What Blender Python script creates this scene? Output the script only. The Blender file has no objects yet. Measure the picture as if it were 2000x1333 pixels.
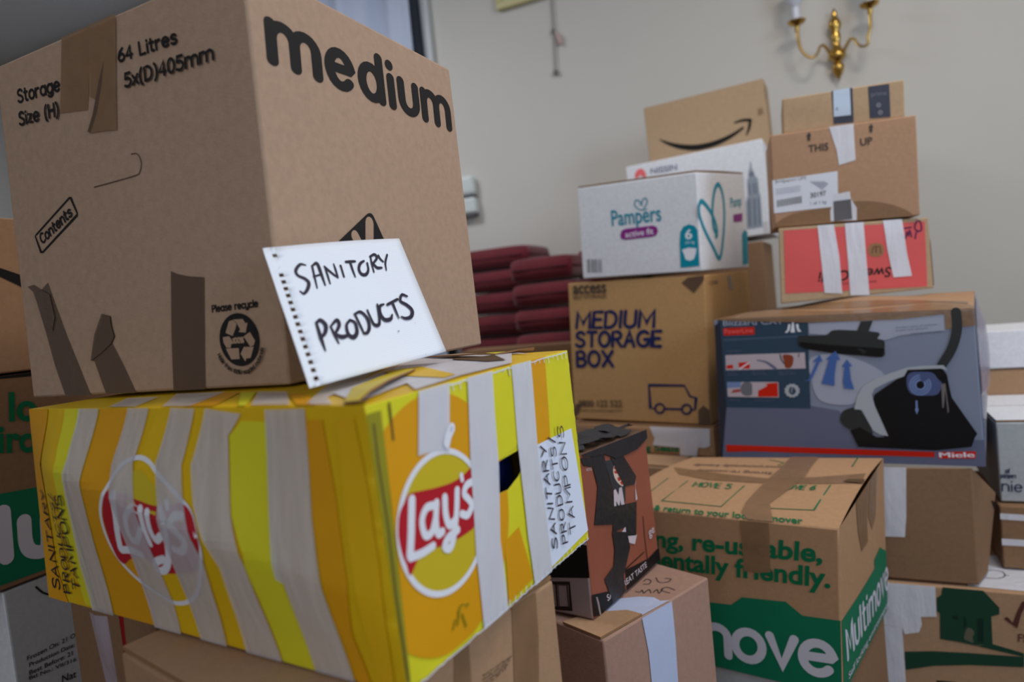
import bpy, bmesh, math, random
import numpy as np
from mathutils import Vector, Matrix

random.seed(7)
SC = bpy.context.scene
COL = SC.collection
EYE = 1.25                      # eye height above the floor, metres

# ---------------------------------------------------------------- camera
FPX, PITCH, ROLL = 1319.0, 0.055, 0.1026      # focal length in px of a 2000 px wide frame
def cam_axes():
    f = np.array([0, math.cos(PITCH), -math.sin(PITCH)])
    rt = np.array([1.0, 0, 0]); up = np.cross(rt, f)
    return (rt*math.cos(ROLL)-up*math.sin(ROLL), rt*math.sin(ROLL)+up*math.cos(ROLL), f)
AX = cam_axes()
CAMP = np.array([0, 0, EYE])
cd = bpy.data.cameras.new('camera'); cam = bpy.data.objects.new('camera', cd); COL.objects.link(cam)
cam.matrix_world = Matrix([[AX[0][i], AX[1][i], -AX[2][i], CAMP[i]] for i in range(3)] + [[0, 0, 0, 1]])
cd.sensor_width = 36.0; cd.lens = 36.0*FPX/2000.0
cd.clip_start = 0.02
cd.dof.use_dof = True; cd.dof.focus_distance = 0.88; cd.dof.aperture_fstop = 3.1
SC.camera = cam

# ---------------------------------------------------------------- light
def lin(c):
    c /= 255.0
    return c/12.92 if c <= 0.04045 else ((c+0.055)/1.055)**2.4
def C(r, g, b): return (lin(r), lin(g), lin(b), 1.0)

SC.view_settings.view_transform = 'Standard'
SC.view_settings.look = 'None'
SC.view_settings.gamma = 1.0
SC.view_settings.use_curve_mapping = False
SC.view_settings.exposure = -0.10
SC.cycles.use_denoising = True
SC.cycles.max_bounces = 6
SC.cycles.transparent_max_bounces = 12
W = bpy.data.worlds.new('world'); SC.world = W; W.use_nodes = True
W.node_tree.nodes['Background'].inputs[0].default_value = (0.6, 0.7, 0.9, 1)
W.node_tree.nodes['Background'].inputs[1].default_value = 0.05

# room axes: E1 runs along the far wall to the right, E2 towards the far wall
RY = 0.42
E1 = np.array([math.cos(RY), -math.sin(RY), 0]); E2 = np.array([math.sin(RY), math.cos(RY), 0])
def room(a, b, z): return E1*a + E2*b + np.array([0, 0, z])     # z above the floor
WALL_B, WALL_R, WALL_F, WALL_L, CEIL = 3.2, 2.4, -2.6, -5.2, 3.3

def area(name, a, b, z, tgt, sx, sy, power, col):
    l = bpy.data.lights.new(name, 'AREA'); l.shape = 'RECTANGLE'; l.size = sx; l.size_y = sy
    l.energy = power; l.color = col
    o = bpy.data.objects.new(name, l); COL.objects.link(o)
    p = Vector(room(a, b, z)); o.location = p
    o.rotation_euler = (Vector(room(*tgt)) - p).to_track_quat('-Z', 'Y').to_euler()
    return o
area('window_daylight_right', 2.34, 0.35, 2.0, (0.2, 0.75, 1.35), 1.7, 1.3, 58, (0.64, 0.81, 1.0))
area('front_fill_light', 0.2, -2.5, 2.0, (0.0, 2.0, 1.7), 2.6, 1.4, 25, (0.80, 0.89, 1.0))  # unseen window light added behind the camera to fill the front faces
area('ceiling_lamp_light', 0.7, 1.3, 3.22, (0.7, 1.3, 0), 0.6, 0.6, 28, (1.0, 0.93, 0.84))
area('curtain_fill_light', -2.4, 1.6, 3.22, (-2.4, 1.6, 0), 0.6, 0.6, 38, (0.88, 0.93, 1.0))  # added overhead fill for the curtains and the left of the wall

# ---------------------------------------------------------------- tools
def project(P):
    q = np.asarray(P) - CAMP
    z = q @ AX[2]
    return np.array([1000 + FPX*(q @ AX[0])/z, 666.5 - FPX*(q @ AX[1])/z])

def Zm(ox, oy, s):
    """pixel frame of an enlarged crop of the photograph -> photograph pixels"""
    return lambda pts: [(ox + x/s, oy + y/s) for x, y in pts]

def tag(o, label, cat, group=None, kind=None):
    o['label'] = label; o['category'] = cat
    if group: o['group'] = group
    if kind: o['kind'] = kind
    return o

def link(name, bm, mats, parent=None, smooth=None, bevel=0):
    me = bpy.data.meshes.new(name); bm.to_mesh(me); bm.free()
    for m in (mats if isinstance(mats, (list, tuple)) else [mats]): me.materials.append(m)
    o = bpy.data.objects.new(name, me); COL.objects.link(o)
    if parent is not None:
        o.parent = parent
        o.matrix_parent_inverse = Matrix.Translation(-Vector(parent.location))
    if smooth is not None:
        for p in me.polygons: p.use_smooth = True
        me.set_sharp_from_angle(angle=math.radians(smooth))
    if bevel:
        b = o.modifiers.new('bevel', 'BEVEL'); b.width = bevel; b.segments = 2; b.limit_method = 'ANGLE'
        b.angle_limit = math.radians(50)
    return o

def empty(name, loc):
    o = bpy.data.objects.new(name, None); COL.objects.link(o); o.location = Vector(loc); o.empty_display_size = 0.05
    return o

# ---------------------------------------------------------------- materials
MATS = {}
def mat(name, col, rough=0.6, metal=0.0, spec=0.3, alpha=1.0, noise=0.0, nscale=60, bump=0.0, bscale=200, coat=0.0, stretch=None, sheen=0):
    if name in MATS: return MATS[name]
    m = bpy.data.materials.new(name); m.use_nodes = True
    nt = m.node_tree; b = nt.nodes['Principled BSDF']
    b.inputs['Base Color'].default_value = col
    b.inputs['Roughness'].default_value = rough; b.inputs['Metallic'].default_value = metal
    b.inputs['Specular IOR Level'].default_value = spec; b.inputs['Alpha'].default_value = alpha
    b.inputs['Coat Weight'].default_value = coat
    b.inputs['Sheen Weight'].default_value = sheen
    if noise or bump:
        tc = nt.nodes.new('ShaderNodeTexCoord')
        mp = nt.nodes.new('ShaderNodeMapping'); nt.links.new(tc.outputs['Object'], mp.inputs[0])
        if stretch: mp.inputs['Scale'].default_value = stretch
    if noise:
        n = nt.nodes.new('ShaderNodeTexNoise'); n.inputs['Scale'].default_value = nscale; n.inputs['Detail'].default_value = 6
        nt.links.new(mp.outputs[0], n.inputs['Vector'])
        r = nt.nodes.new('ShaderNodeMapRange')
        r.inputs[1].default_value = 0.25; r.inputs[2].default_value = 0.75
        r.inputs[3].default_value = 1-noise; r.inputs[4].default_value = 1+noise
        nt.links.new(n.outputs[0], r.inputs[0])
        mx = nt.nodes.new('ShaderNodeMix'); mx.data_type = 'RGBA'; mx.blend_type = 'MULTIPLY'
        mx.inputs[0].default_value = 1.0; mx.inputs[6].default_value = col
        nt.links.new(r.outputs[0], mx.inputs[7]); nt.links.new(mx.outputs[2], b.inputs['Base Color'])
    if bump:
        n2 = nt.nodes.new('ShaderNodeTexNoise'); n2.inputs['Scale'].default_value = bscale; n2.inputs['Detail'].default_value = 4
        nt.links.new(mp.outputs[0], n2.inputs['Vector'])
        bp = nt.nodes.new('ShaderNodeBump'); bp.inputs['Strength'].default_value = bump; bp.inputs['Distance'].default_value = 0.004
        nt.links.new(n2.outputs[0], bp.inputs['Height']); nt.links.new(bp.outputs[0], b.inputs['Normal'])
    MATS[name] = m
    return m

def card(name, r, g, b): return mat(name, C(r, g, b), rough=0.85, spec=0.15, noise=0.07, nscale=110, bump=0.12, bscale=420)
def ink(name, r, g, b, rough=0.6): return mat('ink_'+name, C(r, g, b), rough=rough, spec=0.2)

KRAFT = card('kraft_cardboard', 176, 146, 124)
KRAFT_B = card('brown_cardboard', 170, 134, 104)
KRAFT_D = card('dimmed_brown_cardboard', 138, 106, 80)  # darkened so the colour carries the vignette and dim lower corners
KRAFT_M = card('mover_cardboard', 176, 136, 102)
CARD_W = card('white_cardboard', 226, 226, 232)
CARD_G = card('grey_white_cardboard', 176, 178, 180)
INNER = card('inner_cardboard', 150, 112, 78)
BLACK = ink('black', 26, 24, 24)
BTAPE = mat('brown_tape', C(146, 112, 82), rough=0.24, spec=0.5, alpha=0.80, bump=0.35, bscale=45, noise=0.1, nscale=30)
DTAPE = mat('dark_brown_tape', C(100, 78, 64), rough=0.24, spec=0.5, alpha=0.88, bump=0.4, bscale=45)
WTAPE = mat('white_tape', C(222, 220, 228), rough=0.38, spec=0.4, alpha=0.88, bump=0.7, bscale=55, stretch=(1, 1, 0.3))
WTAPE_T = mat('translucent_white_tape', C(216, 210, 214), rough=0.4, spec=0.4, alpha=0.62, bump=0.7, bscale=55, stretch=(1, 1, 0.15))
BTAPE_BLACK = mat('black_tape', C(40, 39, 42), rough=0.42, spec=0.4, bump=0.6, bscale=60)
CTAPE = mat('clear_tape', C(190, 180, 198), rough=0.18, spec=0.6, alpha=0.55, bump=0.7, bscale=50, stretch=(1, 1, 0.2))

# ---------------------------------------------------------------- box faces
class Face:
    def __init__(s, c00, c10, c11, c01, disp=None, n=1):
        s.c = [np.array(x, float) for x in (c00, c10, c11, c01)]
        s.disp = disp; s.n = n
        du = (s.c[1]-s.c[0] + s.c[2]-s.c[3])/2; dv = (s.c[3]-s.c[0] + s.c[2]-s.c[1])/2
        s.w = np.linalg.norm(du); s.h = np.linalg.norm(dv)
        nn = np.cross(du, dv); s.nrm = nn/np.linalg.norm(nn)
    def P(s, u, v, lift=0.0):
        a, b, c, d = s.c
        p = a*(1-u)*(1-v) + b*u*(1-v) + c*u*v + d*(1-u)*v
        k = lift + (s.disp(min(max(u, 0), 1), min(max(v, 0), 1)) if s.disp else 0.0)
        return p + s.nrm*k
    def uv(s, px, py):
        x = np.array([0.5, 0.5]); t = np.array([px, py])
        for _ in range(25):
            e = project(s.P(*x)) - t
            if e @ e < 1e-4: break
            h = 1e-4
            J = np.column_stack([(project(s.P(x[0]+h, x[1]))-project(s.P(*x)))/h, (project(s.P(x[0], x[1]+h))-project(s.P(*x)))/h])
            try: dx = np.linalg.solve(J, -e)
            except Exception: break
            m = np.abs(dx).max()
            if m > 0.5: dx *= 0.5/m
            x = x + dx
        return x
    def uvs(s, pts): return [s.uv(*p) for p in pts]

def catmull(pts, n=6, closed=False):
    P = [np.array(p, float) for p in pts]
    if len(P) < 3: return P
    out = []; m = len(P)
    for i in range(m if closed else m-1):
        p0 = P[i-1] if (i > 0 or closed) else 2*P[0]-P[1]
        p1, p2 = P[i], P[(i+1) % m]
        p3 = P[(i+2) % m] if (i+2 < m or closed) else 2*P[-1]-P[-2]
        for k in range(n):
            t = k/n
            out.append(0.5*((2*p1) + (p2-p0)*t + (2*p0-5*p1+4*p2-p3)*t*t + (3*p1-p0-3*p2+p3)*t**3))
    if not closed: out.append(P[-1])
    return out

_glyph = {}
def font_mesh(s, bold, shear, space):
    k = (s, bold, shear, space)
    if k in _glyph: return _glyph[k]
    cu = bpy.data.curves.new('t', 'FONT'); cu.body = s; cu.size = 1; cu.offset = bold; cu.shear = shear; cu.space_character = space
    cu.resolution_u = 4; cu.fill_mode = 'FRONT'
    o = bpy.data.objects.new('t', cu); COL.objects.link(o)
    bpy.context.view_layer.update()
    me = o.to_mesh()
    v = [(p.co.x, p.co.y) for p in me.vertices]; f = [tuple(p.vertices) for p in me.polygons]
    o.to_mesh_clear(); bpy.data.objects.remove(o); bpy.data.curves.remove(cu)
    x0 = min(a for a, b in v); x1 = max(a for a, b in v)
    r = ([((a-x0)/(x1-x0), b) for a, b in v], f)
    _glyph[k] = r
    return r
CAPH = 0.0

class Print:
    """flat printing, tape or stickers that follow a box face; becomes one mesh"""
    def __init__(s, name, parent, face, lift=0.0006):
        s.name = name; s.parent = parent; s.f = face; s.lift = lift; s.bm = bmesh.new(); s.mats = []; s.k = 0; s.ax = 1.0; s.gap = 0.2; s.auto = False
    def mi(s, m):
        if m not in s.mats: s.mats.append(m)
        return s.mats.index(m)
    def nl(s):
        s.k += 1
        return s.lift + s.k*0.00004
    def mesh2d(s, verts, faces, m, lift=None, cut=True, clamp=True, holes=None):
        f = s.f; i = s.mi(m); lf = s.nl() if lift is None else lift
        b = bmesh.new()
        vs = [b.verts.new((min(max(u, 0), 1), min(max(v, 0), 1), 0) if clamp else (u, v, 0)) for u, v in verts]
        for q in faces:
            try: b.faces.new([vs[j] for j in q])
            except ValueError: pass
        if cut and f.disp and f.n > 1:
            bmesh.ops.triangulate(b, faces=b.faces[:], ngon_method='EAR_CLIP')
            us = [u for u, v in verts]; ws = [v for u, v in verts]
            for k in range(1, f.n):
                t = k/f.n
                if min(us) < t < max(us):
                    bmesh.ops.bisect_plane(b, geom=b.verts[:]+b.edges[:]+b.faces[:], plane_co=(t, 0, 0), plane_no=(1, 0, 0))
                if min(ws) < t < max(ws):
                    bmesh.ops.bisect_plane(b, geom=b.verts[:]+b.edges[:]+b.faces[:], plane_co=(0, t, 0), plane_no=(0, 1, 0))
        if holes: cut_hole(b, holes)
        b.verts.index_update()
        nv = [s.bm.verts.new(f.P(v.co.x, v.co.y, lf)) for v in b.verts]
        for q in b.faces:
            a = [nv[v.index] for v in q.verts]
            try: nf = s.bm.faces.new(a)
            except ValueError: continue
            nf.material_index = i
            nf.normal_update()
            if nf.normal.dot(Vector(f.nrm)) < 0: nf.normal_flip()
        b.free()
    def uvpoly(s, uv, m, lift=None, holes=None): s.mesh2d(uv, [tuple(range(len(uv)))], m, lift, holes=holes)
    def poly(s, px, m, lift=None, holes=None): s.uvpoly(s.f.uvs(px), m, lift, holes)
    def curve(s, px, m, n=5, lift=None, holes=None):
        s.uvpoly([tuple(p) for p in catmull(s.f.uvs(px), n, True)], m, lift, holes)
    def ribbon(s, uv, width, m, closed=False, lift=None):
        """uv polyline -> ribbon of the given width in metres (number or one per point), round ends"""
        f = s.f; sc = np.array([f.w/s.ax, f.h]); Q = [np.array(p)*sc for p in uv]
        R = [Q[0]]; Wd = [width[0] if isinstance(width, (list, tuple)) else width]
        for i in range(1, len(Q)):
            if np.linalg.norm(Q[i]-R[-1]) > 1e-6:
                R.append(Q[i]); Wd.append(width[i] if isinstance(width, (list, tuple)) else width)
        if closed and np.linalg.norm(R[0]-R[-1]) < 1e-6: R.pop(); Wd.pop()
        n = len(R); V = []; F = []
        if n == 1:
            cc = [(R[0]+Wd[0]/2*np.array([math.cos(a), math.sin(a)]))/sc for a in np.linspace(0, 2*math.pi, 12, endpoint=False)]
            s.mesh2d([tuple(x) for x in cc], [tuple(range(12))], m, lift, cut=False, clamp=False); return
        for i in range(n):
            a = R[i-1] if (i or closed) else R[i]; b = R[(i+1) % n] if (i+1 < n or closed) else R[i]
            d = b-a; d = d/(np.linalg.norm(d)+1e-12); nn = np.array([-d[1], d[0]])
            k = 1.0
            if 0 < i < n-1:
                d1 = R[i]-R[i-1]; d1 /= np.linalg.norm(d1); cs = abs(np.dot(nn, np.array([-d1[1], d1[0]]))); k = min(1/max(cs, 0.5), 1.6)
            V.append(R[i]+nn*Wd[i]/2*k); V.append(R[i]-nn*Wd[i]/2*k)
        for i in range(n-1): F.append((2*i, 2*i+1, 2*i+3, 2*i+2))
        if closed: F.append((2*n-2, 2*n-1, 1, 0))
        else:
            for e, o, in ((0, 1), (n-1, n-2)):
                d = R[e]-R[o]; d /= np.linalg.norm(d); a0 = math.atan2(d[1], d[0]); base = len(V)
                arc = [R[e]+Wd[e]/2*np.array([math.cos(a0+t), math.sin(a0+t)]) for t in np.linspace(-math.pi/2, math.pi/2, 7)]
                V += arc; F.append(tuple(range(base, base+7)))
        s.mesh2d([tuple(x/sc) for x in V], F, m, lift, cut=False, clamp=False)
    def stroke(s, px, width, m, smooth=True, closed=False, lift=None):
        uv = s.f.uvs(px)
        if isinstance(width, (list, tuple)) and smooth and len(px) > 2:
            wi = [(w,) for w in width]
            ww = [float(x[0]) for x in catmull(wi, 6, closed)]
            s.ribbon([tuple(p) for p in catmull(uv, 6, closed)], ww, m, closed, lift); return
        s.ribbon([tuple(p) for p in (catmull(uv, 6, closed) if smooth and len(px) > 2 else uv)], width, m, closed, lift)
    def frame(s, p0, p1, p2):
        a, b, c = s.f.uvs([p0, p1, p2]); return a, b-a, c-a
    def text(s, t, p0, p1, p2, m, bold=0.0, shear=0.0, space=1.0, cap=0.69, lift=None):
        """printed type: p0/p1 ends of the baseline, p2 the top of the capitals above p0"""
        a, e, g = s.frame(p0, p1, p2); v, f = font_mesh(t, bold, shear, space)
        s.mesh2d([tuple(a+e*x+g*(y/cap)) for x, y in v], f, m, lift, cut=False, clamp=False)
        if s.auto: s.flush()
    def stext(s, t, p0, p1, p2, wd, m, top=1.0, jit=0.0, smooth=True):
        """lettering of round-ended strokes; wd is the stroke width in metres"""
        a, e, g = s.frame(p0, p1, p2)
        x = 0; S = []
        for ch in t:
            w, st = GL.get(ch, (0.4, []))
            dx, dy, rr = (random.uniform(-jit, jit), random.uniform(-jit, jit), random.uniform(-jit, jit)) if jit else (0, 0, 0)
            S += [[(x+px+dx+rr*py, py+dy) for px, py in q] for q in st]
            x += w + s.gap
        tot = x-s.gap
        for q in S: s.ribbon([tuple(a+e*(px/tot)+g*(py/top)) for px, py in q], wd, m)
        if s.auto: s.flush()
    def flush(s):
        link(s.name, s.bm, s.mats, s.parent); s.bm = bmesh.new(); s.mats = []
    def done(s):
        if len(s.bm.faces): link(s.name, s.bm, s.mats, s.parent)
        else: s.bm.free()

def cut_hole(b, poly):
    """remove the inside of a convex polygon (counter-clockwise, uv) from a flat uv mesh"""
    n = len(poly)
    for i in range(n):
        p, q = poly[i], poly[(i+1) % n]
        bmesh.ops.bisect_plane(b, geom=b.verts[:]+b.edges[:]+b.faces[:], plane_co=(p[0], p[1], 0), plane_no=(-(q[1]-p[1]), q[0]-p[0], 0))
    kill = []
    for f in b.faces:
        c = f.calc_center_median()
        if all((poly[(i+1) % n][0]-poly[i][0])*(c.y-poly[i][1]) - (poly[(i+1) % n][1]-poly[i][1])*(c.x-poly[i][0]) > 0 for i in range(n)): kill.append(f)
    bmesh.ops.delete(b, geom=kill, context='FACES')

# round-stroke alphabet (capital height 1, lower-case height 0.7)
def arc(cx, cy, rx, ry, a0, a1, n=12):
    return [(cx+rx*math.cos(math.radians(a0+(a1-a0)*i/n)), cy+ry*math.sin(math.radians(a0+(a1-a0)*i/n))) for i in range(n+1)]
def sm(p, n=5): return [tuple(q) for q in catmull(p, n)]
_S = sm([(0.52, 0.86), (0.40, 0.98), (0.20, 0.98), (0.06, 0.84), (0.08, 0.66), (0.28, 0.52), (0.48, 0.40), (0.54, 0.20), (0.42, 0.03), (0.20, 0.0), (0.02, 0.12)])
ring = arc(0.27, 0.35, 0.27, 0.35, 0, 360, 22)
GL = {
 ' ': (0.3, []),
 'm': (0.96, [[(0, 0), (0, 0.7)], [(0, 0.42)]+arc(0.24, 0.44, 0.24, 0.26, 180, 0)+[(0.48, 0)], [(0.48, 0.42)]+arc(0.72, 0.44, 0.24, 0.26, 180, 0)+[(0.96, 0)]]),
 'n': (0.5, [[(0, 0), (0, 0.7)], [(0, 0.42)]+arc(0.25, 0.44, 0.25, 0.26, 180, 0)+[(0.5, 0)]]),
 'u': (0.5, [[(0, 0.7)]+arc(0.25, 0.26, 0.25, 0.26, 180, 360)+[(0.5, 0.7)]]),
 'i': (0.06, [[(0.03, 0), (0.03, 0.66)], [(0.03, 0.93), (0.03, 0.97)]]),
 'l': (0.06, [[(0.03, 0), (0.03, 1)]]),
 'd': (0.54, [ring, [(0.54, 0), (0.54, 1)]]),
 'a': (0.54, [ring, [(0.54, 0), (0.54, 0.7)]]),
 'o': (0.54, [ring]),
 'e': (0.54, [[(0.03, 0.36), (0.53, 0.38)]+arc(0.27, 0.35, 0.27, 0.35, 8, 318, 20)]),
 'c': (0.48, [arc(0.27, 0.35, 0.27, 0.35, 42, 318, 18)]),
 'g': (0.54, [ring, [(0.54, 0.7), (0.54, 0.0)]+arc(0.28, -0.05, 0.26, 0.22, 0, -150)]),
 'y': (0.5, [[(0, 0.7)]+arc(0.25, 0.26, 0.25, 0.26, 180, 360)+[(0.5, 0.7)], [(0.5, 0.4), (0.5, 0.0)]+arc(0.25, -0.05, 0.25, 0.22, 0, -140)]),
 'p': (0.54, [[(0, -0.28), (0, 0.7)], ring]),
 't': (0.34, [[(0.12, 0.95), (0.12, 0.15)]+arc(0.26, 0.14, 0.14, 0.14, 180, 290, 6), [(0, 0.68), (0.32, 0.68)]]),
 'r': (0.34, [[(0, 0), (0, 0.7)], [(0, 0.40)]+arc(0.26, 0.42, 0.26, 0.26, 180, 75, 7)]),
 'f': (0.34, [arc(0.28, 0.84, 0.16, 0.16, 80, 180, 6)+[(0.12, 0)], [(0, 0.64), (0.3, 0.64)]]),
 's': (0.44, [[(x*0.8, y*0.7) for x, y in _S]]),
 'z': (0.44, [[(0.02, 0.68), (0.42, 0.68), (0.0, 0.02), (0.44, 0.02)]]),
 'x': (0.44, [[(0, 0), (0.44, 0.68)], [(0, 0.68), (0.44, 0)]]),
 'k': (0.44, [[(0, 0), (0, 1)], [(0.42, 0.68), (0.02, 0.3)], [(0.14, 0.42), (0.44, 0)]]),
 'S': (0.56, [_S]), '5': (0.5, [[(0.48, 0.98), (0.08, 0.98), (0.05, 0.55)]+sm([(0.05, 0.55), (0.28, 0.62), (0.48, 0.45), (0.48, 0.18), (0.28, 0.0), (0.0, 0.08)])]),
 '6': (0.5, [sm([(0.42, 1.0), (0.14, 0.72), (0.02, 0.36)])+arc(0.26, 0.29, 0.25, 0.29, 170, 530, 20)]),
 '4': (0.54, [[(0.4, 0), (0.4, 1.0), (0.0, 0.28), (0.54, 0.28)]]),
 '0': (0.5, [arc(0.25, 0.5, 0.25, 0.5, 0, 360, 24)]), '1': (0.22, [[(0, 0.8), (0.2, 1.0), (0.2, 0)]]),
 '%': (0.7, [arc(0.15, 0.78, 0.15, 0.2, 0, 360), arc(0.55, 0.22, 0.15, 0.2, 0, 360), [(0.1, 0), (0.6, 1)]]),
 'H': (0.56, [[(0, 0), (0, 1)], [(0.56, 0), (0.56, 1)], [(0, 0.52), (0.56, 0.52)]]),
 'L': (0.44, [[(0, 1), (0, 0), (0.44, 0)]]), '(': (0.22, [arc(0.3, 0.42, 0.3, 0.68, 115, 245)]), ')': (0.22, [arc(-0.08, 0.42, 0.3, 0.68, 65, -65)]),
 'D': (0.58, [[(0, 0), (0, 1), (0.2, 1)]+arc(0.22, 0.5, 0.36, 0.5, 90, -90)+[(0, 0)]]),
 'C': (0.56, [arc(0.34, 0.5, 0.34, 0.5, 50, 310, 18)]), 'O': (0.64, [arc(0.32, 0.5, 0.32, 0.5, 90, 450, 22)]),
 'P': (0.5, [[(0, 0), (0, 1), (0.24, 1)]+arc(0.24, 0.74, 0.26, 0.26, 90, -90)+[(0, 0.48)]]),
 'R': (0.54, [[(0, 0), (0, 1), (0.24, 1)]+arc(0.24, 0.75, 0.26, 0.25, 90, -90)+[(0.02, 0.5)], [(0.2, 0.5), (0.54, 0)]]),
 'M': (0.74, [[(0, 0), (0.03, 1), (0.37, 0.25), (0.71, 1), (0.74, 0)]]),
 'A': (0.56, [[(0, 0), (0.28, 1), (0.56, 0)], [(0.1, 0.36), (0.46, 0.36)]]), 'N': (0.56, [[(0, 0), (0, 1), (0.56, 0), (0.56, 1)]]),
 'I': (0.06, [[(0.03, 0), (0.03, 1)]]), 'T': (0.56, [[(0.28, 0), (0.28, 1)], [(0, 1), (0.56, 1)]]),
 'Y': (0.52, [[(0, 1), (0.26, 0.5)], [(0.52, 1), (0.22, 0)]]), 'U': (0.54, [[(0, 1)]+arc(0.27, 0.28, 0.27, 0.28, 180, 360)+[(0.54, 1)]]),
 'E': (0.46, [[(0.46, 0), (0, 0), (0, 1), (0.46, 1)], [(0, 0.52), (0.40, 0.52)]]),
 'G': (0.66, [arc(0.35, 0.5, 0.35, 0.5, 48, 320, 18)+[(0.66, 0.46), (0.40, 0.46)]]),
 'B': (0.5, [[(0, 0), (0, 1), (0.22, 1)]+arc(0.22, 0.76, 0.24, 0.24, 90, -90)+[(0.02, 0.52)], [(0.02, 0.52), (0.24, 0.52)]+arc(0.24, 0.26, 0.26, 0.26, 90, -90)+[(0, 0)]]),
 'X': (0.56, [[(0, 0), (0.56, 1)], [(0, 1), (0.56, 0)]]), 'V': (0.56, [[(0, 1), (0.28, 0), (0.56, 1)]]), 'v': (0.46, [[(0, 0.7), (0.23, 0.02), (0.46, 0.7)]]),
 '/': (0.3, [[(0, -0.1), (0.34, 1.1)]]),
}

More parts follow.
